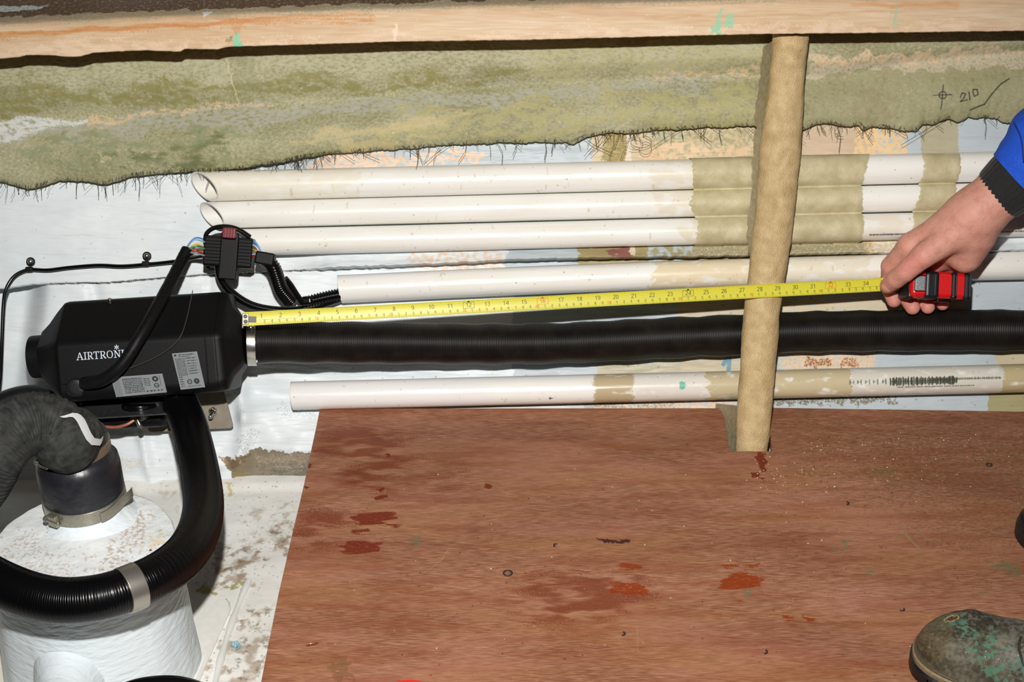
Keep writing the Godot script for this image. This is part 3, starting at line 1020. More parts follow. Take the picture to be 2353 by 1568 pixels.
		p.patch(F.call(s), red, 0.85, 0.003)
	# dirt towards the right-hand end, and green paint
	p.patch(F.call([Vector2(0.3798, 0.0773), Vector2(0.8958, 0.0773), Vector2(0.8054, 0.324), Vector2(0.4722, 0.2947), Vector2(0.3724, 0.2018)]), rgb(112, 84, 54), 0.4, 0.04, 0.42, 14.0, 160.0, Vector2(0.6, 1.2), 0.03)
	p.patch(F.call([Vector2(0.4752, 0.1355), Vector2(0.8829, 0.1125), Vector2(0.7652, 0.4339), Vector2(0.507, 0.3895)]), rgb(104, 74, 48), 0.35, 0.04, 0.4, 14.0, 220.0, Vector2(0.6, 1.2), 0.03)
	var green := rgb(100, 116, 84)
	for s in [[Vector2(0.4115, 0.4003), Vector2(0.4244, 0.3767), Vector2(0.4294, 0.3822), Vector2(0.4225, 0.4003)], [Vector2(0.3969, 0.4057), Vector2(0.4067, 0.3913), Vector2(0.4015, 0.4128)], [Vector2(0.4364, 0.4383), Vector2(0.4437, 0.4339), Vector2(0.44, 0.4563), Vector2(0.4351, 0.4546)], [Vector2(0.2769, 0.4832), Vector2(0.2934, 0.4816), Vector2(0.2885, 0.4898), Vector2(0.2799, 0.4915)], [Vector2(0.1246, 0.4665), Vector2(0.1311, 0.4648), Vector2(0.1317, 0.4715), Vector2(0.1264, 0.4715)], [Vector2(0.2811, 0.3182), Vector2(0.2877, 0.3201), Vector2(0.2849, 0.324)], [Vector2(0.4928, 0.2252), Vector2(0.5214, 0.2294), Vector2(0.5141, 0.2357), Vector2(0.4885, 0.2315)], [Vector2(0.5903, 0.4252), Vector2(0.6254, 0.4339), Vector2(0.6198, 0.4614), Vector2(0.6101, 0.4495), Vector2(0.5956, 0.4443)], [Vector2(0.5573, 0.4865), Vector2(0.5713, 0.4832), Vector2(0.567, 0.4931)], [Vector2(-0.1295, 0.3767), Vector2(-0.1187, 0.373), Vector2(-0.1157, 0.3877), Vector2(-0.1237, 0.4003)]]:
		p.patch(F.call(s), green, 0.6, 0.008, 0.7, 60.0, 200.0)
	p.patch(F.call([Vector2(0.1012, 0.3804), Vector2(0.1178, 0.3794), Vector2(0.1506, 0.3831), Vector2(0.1447, 0.3886), Vector2(0.1228, 0.3877)]), rgb(62, 30, 28), 0.9, 0.004)
	p.line(F.call([Vector2(-0.1081, 0.4478), Vector2(-0.0949, 0.4339), Vector2(-0.0868, 0.4208), Vector2(-0.079, 0.3985)]), 0.0011, rgb(200, 150, 110), 0.3)
	p.line(F.call([Vector2(0.4986, 0.3638), Vector2(0.5057, 0.3831), Vector2(0.5134, 0.4039)]), 0.003, rgb(150, 130, 100), 0.25, 0.002)
	p.line(F.call([Vector2(0.3009, 0.2543), Vector2(0.3007, 0.324), Vector2(0.2982, 0.3985), Vector2(0.3018, 0.4597), Vector2(0.3063, 0.5175)]), 0.0016, rgb(184, 142, 122), 0.07, 0.002)
	p.line(F.call([Vector2(0.146, 0.5491), Vector2(0.1436, 0.5946)]), 0.0014, rgb(200, 156, 130), 0.12)
	p.specks(rng, Vector2(-0.4, -0.64), Vector2(0.9, -0.1), 260, 0.0006, 0.002, rgb(128, 62, 40), 0.7)
	p.specks(rng, Vector2(0.3, -0.5), Vector2(0.9, -0.1), 900, 0.0004, 0.0012, rgb(88, 62, 38), 0.6)
	p.specks(rng, Vector2(0.3, -0.3), Vector2(0.9, -0.1), 400, 0.0003, 0.0009, rgb(206, 186, 140), 0.6)


# ---------------------------------------------------------------- fibreglass stringer along the hull
const FRAY := [Vector2(-0.8099, 0.2299), Vector2(-0.735, 0.2299), Vector2(-0.7162, 0.2249), Vector2(-0.6962, 0.2199), Vector2(-0.6725, 0.2249), Vector2(-0.6538, 0.2324), Vector2(-0.6225, 0.2311), Vector2(-0.585, 0.2261), Vector2(-0.5476, 0.2386), Vector2(-0.5163, 0.2411), Vector2(-0.4601, 0.2449), Vector2(-0.4226, 0.2455), Vector2(-0.3851, 0.2486), Vector2(-0.3601, 0.2536), Vector2(-0.3352, 0.2568), Vector2(-0.2977, 0.2649), Vector2(-0.2602, 0.2699), Vector2(-0.1977, 0.2742), Vector2(-0.1352, 0.2786), Vector2(-0.0478, 0.2849), Vector2(0.0147, 0.2861), Vector2(0.0772, 0.2861), Vector2(0.0871, 0.2836), Vector2(0.1053, 0.2936), Vector2(0.1396, 0.2999), Vector2(0.1646, 0.2986), Vector2(0.2021, 0.3036), Vector2(0.2396, 0.3049), Vector2(0.2896, 0.3086), Vector2(0.302, 0.3067), Vector2(0.3395, 0.3105), Vector2(0.3645, 0.3074), Vector2(0.4207, 0.3049), Vector2(0.4395, 0.313), Vector2(0.4582, 0.3136), Vector2(0.4832, 0.3086), Vector2(0.4995, 0.3124), Vector2(0.5044, 0.3036), Vector2(0.5207, 0.3086), Vector2(0.5457, 0.3067), Vector2(0.5644, 0.3024), Vector2(0.5832, 0.3036), Vector2(0.5907, 0.3111), Vector2(0.6082, 0.3124), Vector2(0.63, 0.3211), Vector2(0.6456, 0.3149), Vector2(0.6581, 0.3223), Vector2(0.6956, 0.3211), Vector2(0.7081, 0.3136), Vector2(0.735, 0.3174), Vector2(0.8268, 0.3211)]
const GROOVE := [Vector2(-0.8122, 0.3001), Vector2(-0.737, 0.3057), Vector2(-0.6744, 0.3145), Vector2(-0.6117, 0.3208), Vector2(-0.4739, 0.3358), Vector2(-0.3486, 0.3408), Vector2(-0.1732, 0.3546), Vector2(0.0147, 0.3709), Vector2(0.2027, 0.3796), Vector2(0.328, 0.3859), Vector2(0.4219, 0.3809), Vector2(0.4658, 0.3796), Vector2(0.5472, 0.3972), Vector2(0.6412, 0.4085), Vector2(0.737, 0.416), Vector2(0.8291, 0.421)]


func stringer() -> void:
	var f := noise(8, 1.0)
	var nu := 760
	var m := Mesher.new()
	var rows := 46
	var v_top := 0.4564
	for k in nu + 1:
		var u := lerpf(-1.0, 1.0, float(k) / nu)
		var left := smoothstep(-0.35, -0.55, u)
		var edge := at_line(FRAY, u) + (f.get_noise_1d(u * 40.0) * 0.0022 + f.get_noise_1d(u * 190.0) * 0.0016) * (1.0 - 0.3 * left)
		var mid := at_line(GROOVE, u)
		var lip := lerpf(0.040, 0.032, left) + f.get_noise_1d(u * 6.0) * 0.002
		for q in rows:
			var v := 0.0
			var w := 0.0
			if q < 5:
				v = edge + [0.012, 0.006, 0.0008, 0.0, 0.0007][q]
				w = [0.027, 0.028, lip - 0.004 + f.get_noise_1d(u * 70.0) * 0.002, lip - 0.0022 + f.get_noise_1d(u * 70.0) * 0.002, lip][q]
			elif q < 26:
				var t := (q - 4) / 21.0
				v = lerpf(edge, mid, t)
				w = lip + 0.013 * sin(PI * pow(t, 0.8)) * (1.0 - 0.3 * t)
			else:
				var t := (q - 25) / 20.0
				v = lerpf(mid, v_top, t)
				w = lip + 0.002 + 0.012 * smoothstep(0.0, 0.3, t) + 0.004 * sin(PI * t)
			if q >= 5:
				w += f.get_noise_2d(u * 9.0, v * 13.0) * 0.003 + f.get_noise_2d(u * 60.0, v * 60.0) * 0.0009
			m.p(H(u, v, w), Vector2((u + 0.95) / 1.9, 1.0 - (v - 0.1) / 0.42))
	for k in nu:
		for q in rows - 1:
			var a := k * rows + q
			m.quad(a, a + rows, a + rows + 1, a + 1)
	var p := stringer_paint()
	var sm := matte(mat("glass fibre mat", Color.WHITE, 0.6), 0.36)
	sm.albedo_texture = p.texture()
	relief(sm, grain(83, 0.11, 1400, 420, 5), 0.10)
	var root := thing("fibreglass_stringer", "olive fibreglass stringer with a frayed lower edge running below the wooden rail", "stringer", H(0, 0.3, 0))
	put("moulded_sheet", m, sm, root)
	# stray strands along the frayed edge
	var st := Mesher.new()
	for k in 340:
		var u := rng.randf_range(-0.75, 0.72)
		if k % 2 == 0:
			u = [-0.7, -0.58, -0.5, -0.33, -0.27, -0.3, -0.43, 0.14, 0.2, 0.43, 0.52][rng.randi() % 11] + rng.randfn(0.0, 0.035)
		var v := at_line(FRAY, u)
		var a := Vector3(u, v + 0.003, 0.050)
		var l := absf(rng.randfn(0.0, 0.014)) + 0.004
		var dir := Vector3(rng.randfn(0.0, 0.5), -1.0, rng.randf_range(0.1, 0.5)).normalized() * l
		if k % 9 == 0:
			dir = Vector3(rng.randf_range(-1, 1), -0.5, 0.1).normalized() * l * 2.0
		var b := a + dir * 0.5 + Vector3(rng.randfn(0.0, 0.1), 0, 0.1) * l
		tube(st, [hv(a), hv(b), hv(a + dir)], rng.randf_range(0.00022, 0.00045), 4, false)
	for k in 7:
		var c := [Vector2(-0.3612, 0.2406), Vector2(-0.3674, 0.2437), Vector2(0.1847, 0.2858), Vector2(0.191, 0.2763), Vector2(0.1753, 0.2826), Vector2(0.4585, 0.3046), Vector2(0.4711, 0.3015)][k] as Vector2
		var loop := []
		for s in 14:
			var an := TAU * s / 15.0 + k
			loop.append(H(c.x + cos(an) * (0.009 + 0.003 * (k % 3)), c.y + sin(an) * 0.009, 0.05 + 0.002 * sin(an * 2.0)))
		tube(st, loop, 0.0003, 4, false)
	var strands := put("glass_strand", st, mat("strand", rgb(74, 70, 56), 0.6), root)
	strands.set_meta("kind", "stuff")
	# a cavity's dark back behind the rail is the hull itself: nothing to add


func stringer_paint() -> Paint:
	var p := Paint.new(Vector2(-0.95, 0.1), Vector2(0.95, 0.52), 1800, 81)
	p.ground(rgb(140, 137, 100), rgb(180, 177, 146), Vector2(5, 14), Vector2(150, 240), 0.7, 0.6)
	var grey := rgb(170, 170, 156)
	var peach := rgb(220, 190, 150)
	# pale resin-starved grey along the top and the groove
	p.patch([Vector2(-0.8084, 0.414), Vector2(-0.5465, 0.4047), Vector2(-0.3595, 0.414), Vector2(-0.0477, 0.4265), Vector2(0.3638, 0.4327), Vector2(0.3638, 0.4078), Vector2(-0.0477, 0.3953), Vector2(-0.3595, 0.3828), Vector2(-0.5465, 0.3735), Vector2(-0.8084, 0.3641)], rgb(182, 180, 152), 0.75, 0.02, 0.6, 22.0, 182.0, Vector2(0.45, 1.0), 0.009)
	p.patch([Vector2(-0.8084, 0.3548), Vector2(-0.6089, 0.3704), Vector2(-0.4218, 0.3735), Vector2(-0.1724, 0.3766), Vector2(0.0147, 0.3828), Vector2(0.0147, 0.3735), Vector2(-0.1724, 0.361), Vector2(-0.4218, 0.3486), Vector2(-0.6089, 0.3361), Vector2(-0.8084, 0.3143)], rgb(134, 130, 76), 0.7, 0.02, 0.55, 18.0, 84.0, Vector2(0.45, 1.0), 0.009)
	p.patch([Vector2(0.0147, 0.4203), Vector2(0.3638, 0.4296), Vector2(0.3638, 0.3953), Vector2(0.0147, 0.3797)], rgb(176, 172, 128), 0.6, 0.02, 0.6, 22.0, 84.0, Vector2(0.45, 1.0), 0.009)
	p.patch([Vector2(-0.8122, 0.3032), Vector2(-0.6995, 0.3126), Vector2(-0.6117, 0.3208), Vector2(-0.4739, 0.3345), Vector2(-0.3486, 0.3383), Vector2(-0.1732, 0.3521), Vector2(0.0147, 0.3684), Vector2(0.2027, 0.3771), Vector2(0.3405, 0.3847), Vector2(0.3405, 0.3659), Vector2(0.2027, 0.3565), Vector2(0.0147, 0.3408), Vector2(-0.1732, 0.327), Vector2(-0.3486, 0.3126), Vector2(-0.4739, 0.3032), Vector2(-0.6117, 0.2969), Vector2(-0.8122, 0.2844)], grey, 0.9, 0.014, 0.66, 24.0, 168.0, Vector2(0.45, 1.0), 0.009)
	p.patch([Vector2(-0.8122, 0.3095), Vector2(-0.6995, 0.3182), Vector2(-0.618, 0.322), Vector2(-0.6117, 0.3132), Vector2(-0.6995, 0.2957), Vector2(-0.8122, 0.2844)], rgb(214, 216, 214), 0.9, 0.012, 0.75, 24.0, 140.0, Vector2(0.45, 1.0), 0.009)
	p.patch([Vector2(-0.618, 0.3208), Vector2(-0.4739, 0.3364), Vector2(-0.3486, 0.3421), Vector2(-0.3361, 0.3383), Vector2(-0.4739, 0.3295), Vector2(-0.6117, 0.312)], peach, 0.85, 0.008, 0.6, 30.0, 112.0, Vector2(0.45, 1.0), 0.009)
	p.patch([Vector2(-0.1724, 0.3255), Vector2(0.0147, 0.3404), Vector2(0.2017, 0.3554), Vector2(0.3389, 0.3666), Vector2(0.3514, 0.308), Vector2(0.1394, 0.3018), Vector2(0.0147, 0.2881), Vector2(-0.1724, 0.28)], rgb(176, 170, 120), 0.7, 0.03, 0.6, 20.0, 62.0, Vector2(0.45, 1.0), 0.009)
	p.patch([Vector2(-0.3345, 0.2831), Vector2(-0.2846, 0.3018), Vector2(-0.1101, 0.3255), Vector2(-0.0726, 0.3205), Vector2(-0.0913, 0.2893), Vector2(-0.2223, 0.2768)], rgb(204, 186, 136), 0.55, 0.02, 0.6, 26.0, 42.0, Vector2(0.45, 1.0), 0.009)
	p.patch([Vector2(-0.5902, 0.2737), Vector2(-0.4717, 0.2862), Vector2(-0.3844, 0.2956), Vector2(-0.3844, 0.2644), Vector2(-0.5839, 0.2488)], rgb(108, 114, 76), 0.8, 0.03, 0.5, 24.0, 42.0, Vector2(0.45, 1.0), 0.009)
	p.patch([Vector2(-0.6962, 0.2831), Vector2(-0.6089, 0.2924), Vector2(-0.4717, 0.2987), Vector2(-0.3595, 0.3018), Vector2(-0.3595, 0.2831), Vector2(-0.6089, 0.2644), Vector2(-0.6962, 0.2519)], rgb(138, 146, 112), 0.7, 0.03, 0.6, 20.0, 56.0, Vector2(0.45, 1.0), 0.009)
	p.patch([Vector2(-0.6026, 0.2675), Vector2(-0.5715, 0.2706), Vector2(-0.5777, 0.2569)], rgb(206, 186, 150), 0.8, 0.01, 0.6)
	p.patch([Vector2(0.2017, 0.386), Vector2(0.3638, 0.3903), Vector2(0.3638, 0.3816), Vector2(0.2017, 0.3735)], peach, 0.7, 0.006, 0.5, 30.0, 112.0, Vector2(0.45, 1.0), 0.009)
	p.patch([Vector2(-0.3969, 0.414), Vector2(-0.3657, 0.4153), Vector2(-0.3595, 0.3517), Vector2(-0.3844, 0.3486), Vector2(-0.4, 0.3766)], rgb(140, 138, 104), 0.5, 0.012, 0.7)
	p.line([Vector2(-0.4081, 0.4016), Vector2(-0.4031, 0.3797), Vector2(-0.3919, 0.3417)], 0.0016, rgb(206, 198, 170), 0.6, 0.003)
	# right of the post
	p.patch([Vector2(0.4199, 0.409), Vector2(0.5135, 0.4109), Vector2(0.7336, 0.4171), Vector2(0.8252, 0.419), Vector2(0.8252, 0.4016), Vector2(0.7336, 0.3953), Vector2(0.5135, 0.386), Vector2(0.4199, 0.3766)], rgb(198, 186, 162), 0.9, 0.010, 0.75, 24.0, 200.0)
	p.patch([Vector2(0.4199, 0.4078), Vector2(0.5758, 0.4128), Vector2(0.7336, 0.419), Vector2(0.7336, 0.414), Vector2(0.5758, 0.4016), Vector2(0.4199, 0.3953)], peach, 0.8, 0.010, 0.55, 24.0, 150.0)
	p.patch([Vector2(0.4199, 0.3704), Vector2(0.5135, 0.3841), Vector2(0.7336, 0.3953), Vector2(0.8252, 0.3966), Vector2(0.8252, 0.3143), Vector2(0.4199, 0.3049)], rgb(164, 160, 124), 0.7, 0.010, 0.8, 24.0, 120.0)
	p.patch([Vector2(0.4885, 0.3641), Vector2(0.5384, 0.3704), Vector2(0.5509, 0.3205), Vector2(0.4885, 0.3143)], rgb(158, 142, 112), 0.5, 0.02, 0.6, 24.0, 60.0)
	# pencilled marks: a cross in a ring, a number and a stroke
	var ink := rgb(58, 56, 48)
	var ring := []
	var c := Vector2(0.617, 0.3523)
	for k in 13:
		ring.append(c + Vector2(cos(TAU * k / 12.0), sin(TAU * k / 12.0)) * 0.0052)
	p.line(ring, 0.0012, ink, 0.8)
	p.line([Vector2(0.6039, 0.3523), Vector2(0.6295, 0.3529)], 0.0012, ink, 0.8)
	p.line([Vector2(0.6182, 0.3673), Vector2(0.6145, 0.3317)], 0.0012, ink, 0.8)
	p.line([Vector2(0.713, 0.3766), Vector2(0.7005, 0.3691), Vector2(0.6849, 0.3504), Vector2(0.6768, 0.3392), Vector2(0.6569, 0.3317)], 0.0015, ink, 0.8, 0.001)
	p.line([Vector2(0.6419, 0.3492), Vector2(0.6444, 0.3554), Vector2(0.6494, 0.3542), Vector2(0.6469, 0.3479), Vector2(0.6419, 0.3429), Vector2(0.6519, 0.3454)], 0.0014, ink, 0.85)
	p.line([Vector2(0.6544, 0.3567), Vector2(0.6556, 0.3454)], 0.0014, ink, 0.85)
	p.line([Vector2(0.6606, 0.3604), Vector2(0.6662, 0.3604), Vector2(0.6669, 0.3529), Vector2(0.6619, 0.3504), Vector2(0.66, 0.3567), Vector2(0.6606, 0.3604)], 0.0014, ink, 0.85)
	p.specks(rng, Vector2(-0.75, 0.24), Vector2(0.72, 0.42), 160, 0.0004, 0.0012, rgb(220, 220, 206), 0.7)
	p.specks(rng, Vector2(-0.75, 0.24), Vector2(0.72, 0.42), 120, 0.0004, 0.0014, rgb(96, 92, 66), 0.6)
	return p


# ---------------------------------------------------------------- pine rail above the stringer
const RAIL_LOW := [Vector2(-0.7665, 0.3831), Vector2(-0.6955, 0.3837), Vector2(-0.6707, 0.3854), Vector2(-0.6589, 0.3884), Vector2(-0.6246, 0.3884), Vector2(-0.6068, 0.386), Vector2(-0.5862, 0.3866), Vector2(-0.5684, 0.3919), Vector2(-0.5004, 0.3949), Vector2(-0.4508, 0.3931), Vector2(-0.446, 0.3967), Vector2(-0.3999, 0.3961), Vector2(-0.3881, 0.3996), Vector2(-0.329, 0.4014), Vector2(-0.2462, 0.4038), Vector2(-0.1635, 0.4067), Vector2(0.0139, 0.4091), Vector2(0.2267, 0.4144), Vector2(0.3509, 0.4174), Vector2(0.4868, 0.4186), Vector2(0.6955, 0.4215), Vector2(0.7824, 0.4227)]
const RAIL_HIGH := [Vector2(-0.7665, 0.428), Vector2(-0.6955, 0.4327), Vector2(-0.459, 0.444), Vector2(-0.2226, 0.4528), Vector2(0.0139, 0.4588), Vector2(0.3686, 0.4682), Vector2(0.6955, 0.4765), Vector2(0.7824, 0.4789)]


func rail() -> void:
	var f := noise(9, 1.0)
	var m := Mesher.new()
	var nu := 400
	var rows := 14
	for k in nu + 1:
		var u := lerpf(-1.0, 1.0, float(k) / nu)
		var lo := at_line(RAIL_LOW, u) + f.get_noise_1d(u * 90.0) * 0.0007
		var hi := at_line(RAIL_HIGH, u)
		var sec := [Vector2(lo + 0.034, 0.066), Vector2(lo + 0.006, 0.148), Vector2(lo, 0.1585), Vector2(lo + 0.0012, 0.161)]
		for q in 3:
			sec.append(Vector2(lerpf(lo, hi, (q + 1) / 4.0), 0.1625 + f.get_noise_2d(u * 8.0, q * 3.0) * 0.002))
		sec.append_array([Vector2(hi - 0.005, 0.162), Vector2(hi - 0.001, 0.1585), Vector2(hi + 0.003, 0.153)])
		for q in 4:
			var d := 0.02 + 0.045 * q
			sec.append(Vector2(hi + 0.003 + 0.4848 * d, 0.153 - 0.8746 * d + f.get_noise_2d(u * 6.0, q * 2.0) * 0.004))
		for q in rows:
			m.p(H(u, sec[q].x, sec[q].y), Vector2((u + 0.95) / 1.9, 1.0 - (sec[q].x - 0.34) / 0.24))
	for k in nu:
		for q in rows - 1:
			var a := k * rows + q
			m.quad(a, a + rows, a + rows + 1, a + 1)
	var p := Paint.new(Vector2(-0.95, 0.34), Vector2(0.95, 0.58), 1500, 91)
	p.ground(rgb(198, 164, 128), rgb(216, 193, 163), Vector2(2, 30), Vector2(14, 320), 0.6, 0.5)
	var rust := rgb(196, 118, 56)
	p.patch([Vector2(-0.7665, 0.4103), Vector2(-0.6955, 0.4138), Vector2(-0.6068, 0.4209), Vector2(-0.5004, 0.4268), Vector2(-0.4118, 0.4327), Vector2(-0.3763, 0.4363), Vector2(-0.3645, 0.4363), Vector2(-0.2817, 0.441), Vector2(-0.1871, 0.4434), Vector2(-0.1871, 0.4327), Vector2(-0.2817, 0.4327), Vector2(-0.3645, 0.4245), Vector2(-0.4177, 0.4245), Vector2(-0.5004, 0.4174), Vector2(-0.6068, 0.4115), Vector2(-0.7665, 0.402)], rust, 0.45, 0.006, 0.62, 18.0, 120.0, Vector2(0.12, 1.6), 0.006)
	p.line([Vector2(-0.7665, 0.4126), Vector2(-0.6955, 0.4168), Vector2(-0.6068, 0.4209), Vector2(-0.5595, 0.4245), Vector2(-0.5004, 0.4268), Vector2(-0.4413, 0.428), Vector2(-0.3999, 0.4316), Vector2(-0.3733, 0.4363)], 0.004, rust, 0.10, 0.004)
	p.line([Vector2(-0.7665, 0.4103), Vector2(-0.6955, 0.415), Vector2(-0.6068, 0.4186), Vector2(-0.5536, 0.4215), Vector2(-0.5004, 0.4245), Vector2(-0.4118, 0.4292)], 0.002, rust, 0.16, 0.004)
	p.line([Vector2(-0.3716, 0.4351), Vector2(-0.329, 0.4398), Vector2(-0.2817, 0.4422), Vector2(-0.1871, 0.4434)], 0.003, rust, 0.12, 0.003)
	for k in 7:
		p.line([Vector2(-0.3733, 0.4138), Vector2(-0.3733, 0.428) + Vector2((k - 3) * 0.003, 0.004), Vector2(-0.3733, 0.4375) + Vector2((k - 3) * 0.012, 0.006 - absf(k - 3) * 0.001)], 0.0012, rust, 0.2, 0.001)
	p.line([Vector2(0.1794, 0.4363), Vector2(0.3095, 0.4422), Vector2(0.4277, 0.4434), Vector2(0.6051, 0.4517)], 0.004, rust, 0.03, 0.004)
	p.line([Vector2(0.4632, 0.4576), Vector2(0.5164, 0.4552), Vector2(0.6051, 0.4564)], 0.006, rgb(206, 130, 70), 0.05, 0.004)
	p.patch([Vector2(-0.7665, 0.3925), Vector2(-0.6955, 0.3996), Vector2(-0.66, 0.402), Vector2(-0.5182, 0.4091), Vector2(-0.4118, 0.4067), Vector2(-0.329, 0.4091), Vector2(0.0139, 0.4186), Vector2(0.3686, 0.4268), Vector2(0.6955, 0.431), Vector2(0.7824, 0.431), Vector2(0.7824, 0.4103), Vector2(-0.7665, 0.3748)], rgb(226, 202, 176), 0.6, 0.010, 0.62, 24.0, 90.0, Vector2(0.4, 1.0), 0.008)
	# resin-soaked mat along the upper edge, dark resin on top, splashes of paint
	p.patch([Vector2(-0.7665, 0.4245), Vector2(-0.6955, 0.4304), Vector2(-0.459, 0.441), Vector2(-0.2226, 0.4487), Vector2(0.0139, 0.454), Vector2(0.3686, 0.4635), Vector2(0.7824, 0.4753), Vector2(0.7824, 0.499), Vector2(-0.7665, 0.4753)], rgb(168, 160, 134), 0.8, 0.004, 0.7, 30.0, 260.0, Vector2(0.5, 1.0), 0.008)
	p.patch([Vector2(-0.7703, 0.442), Vector2(-0.699, 0.4456), Vector2(-0.5207, 0.4527), Vector2(-0.3663, 0.4575), Vector2(-0.1643, 0.4634), Vector2(0.014, 0.4694), Vector2(0.7863, 0.4836), Vector2(0.7863, 0.644), Vector2(-0.7703, 0.644)], rgb(96, 72, 50), 0.95, 0.005, 0.85, 24.0, 200.0)
	p.patch([Vector2(-0.7779, 0.4728), Vector2(-0.6507, 0.4716), Vector2(-0.6555, 0.4632), Vector2(-0.6699, 0.462), Vector2(-0.7059, 0.4596), Vector2(-0.7779, 0.4584)], rgb(214, 224, 226), 1.0, 0.003, 0.9)
	var mint := rgb(130, 200, 164)
	p.patch([Vector2(-0.3798, 0.3973), Vector2(-0.3763, 0.4103), Vector2(-0.3733, 0.4209), Vector2(-0.3704, 0.4162), Vector2(-0.3668, 0.4067), Vector2(-0.3668, 0.3973)], mint, 0.95, 0.003)
	p.patch([Vector2(-0.3911, 0.4103), Vector2(-0.3786, 0.4138), Vector2(-0.3775, 0.4055), Vector2(-0.3928, 0.4055)], rgb(120, 110, 80), 0.7, 0.004, 0.6)
	p.patch([Vector2(0.2693, 0.4174), Vector2(0.2752, 0.4327), Vector2(0.2811, 0.4517), Vector2(0.287, 0.4505), Vector2(0.2823, 0.428), Vector2(0.2799, 0.4162)], mint, 0.85, 0.005, 0.8)
	p.patch([Vector2(0.2906, 0.4256), Vector2(0.2929, 0.4457), Vector2(0.2977, 0.4446), Vector2(0.3, 0.428), Vector2(0.2953, 0.4245)], mint, 0.8, 0.004, 0.8)
	p.patch([Vector2(0.5176, 0.428), Vector2(0.5211, 0.4576), Vector2(0.5247, 0.4564), Vector2(0.5235, 0.4292)], mint, 0.7, 0.004, 0.6)
	p.patch([Vector2(-0.4265, 0.4481), Vector2(-0.4129, 0.4505), Vector2(-0.4082, 0.4457), Vector2(-0.4177, 0.4422)], rgb(226, 228, 226), 0.9, 0.003)
	p.patch([Vector2(-0.1605, 0.4292), Vector2(-0.154, 0.4339), Vector2(-0.1564, 0.4044), Vector2(-0.1611, 0.4073)], rgb(238, 212, 190), 0.7, 0.003)
	p.specks(rng, Vector2(-0.75, 0.36), Vector2(0.7, 0.45), 200, 0.0003, 0.001, rgb(240, 228, 206), 0.8)
	var rm := matte(mat("pine", Color.WHITE, 0.5), 0.36)
	rm.albedo_texture = p.texture()
	relief(rm, grain(92, 0.03, 512, 512, 4), 0.05)
	var o := put("wooden_rail", m, rm)
	tag(o, "long pine rail with orange grain and green paint spots along the top", "rail")


# ---------------------------------------------------------------- fibreglass post
func post() -> void:
	var f := noise(10, 1.0)
	var root := thing("fibreglass_post", "tan fibreglass covered post standing upright in the plywood notch", "post", H(0.35, -0.2, 0.08))
	var path := spline([H(0.3866, 0.4249, 0.118), H(0.3861, 0.4076, 0.114), H(0.3841, 0.3674, 0.102), H(0.3792, 0.2958, 0.092), H(0.3687, 0.1738, 0.0895), H(0.3529, 0.0514, 0.0885), H(0.3431, -0.071, 0.0885), H(0.337, -0.1537, 0.0885), H(0.3315, -0.2302, 0.0885)], 0.006)
	var radii := [Vector2(0, 0.0247), Vector2(0.07, 0.0247), Vector2(0.25, 0.0288), Vector2(0.43, 0.0267), Vector2(0.6, 0.0254), Vector2(0.78, 0.0245), Vector2(0.9, 0.0224), Vector2(1, 0.0215)]
	var m := Mesher.new()
	tube(m, path, func(a, g, an): return at_line(radii, a) + f.get_noise_3d(cos(an) * 1.2, sin(an) * 1.2, g * 22.0) * 0.0016 + f.get_noise_3d(cos(an) * 6.0, sin(an) * 6.0, g * 120.0) * 0.0003, 48, true, Vector2(0.8, 1.0), WOUT)
	var pm := matte(mottled("post resin", rgb(170, 144, 98), rgb(216, 192, 148), 0.52, 5.0, 101, 0.02), 0.4)
	relief(pm, grain(102, 0.16, 512, 512, 5), 0.16)
	put("shaft", m, pm, root)
	# mat carried from the post on to the hull, both sides
	var tab_mat := matte(mottled("tab resin", rgb(144, 136, 106), rgb(196, 182, 150), 0.6, 6.0, 103, 0.03), 0.34)
	relief(tab_mat, grain(104, 0.16, 512, 512, 4), 0.10)
	for s in [[-1.0, 96, 610], [1.0, 96, 300], [-1.0, 934, 1120]]:
		var t := Mesher.new()
		var y0: float = s[1]
		var y1: float = s[2]
		t.grid(10, 40, func(a, b):
			var py := lerpf(y0, y1, b)
			var k := clampf((py - 80.0) / 1080.0, 0.0, 1.0)
			var c: Vector3 = path[int(k * (path.size() - 1))]
			var r := at_line(radii, k)
			var reach: float = r * 0.82 + a * (0.011 + 0.005 * f.get_noise_1d(py * 0.12) + 0.004 * f.get_noise_1d(py * 0.5)) * smoothstep(612.0, 560.0, py)
			if s[0] < 0.0 and py > 900.0:
				reach = r * 0.82 + a * 0.024
			var w_from: float = WOUT.dot(c - ORIGIN) + r * 0.3
			var w_to := 0.052 if py < 300.0 else (0.008 if py > 900.0 else 0.068)
			var w := lerpf(w_from, w_to, pow(a, 0.7))
			return c + Vector3(s[0] * reach, 0, 0) + WOUT * (w - WOUT.dot(c - ORIGIN)))
		put("mat_tab", t, tab_mat, root)


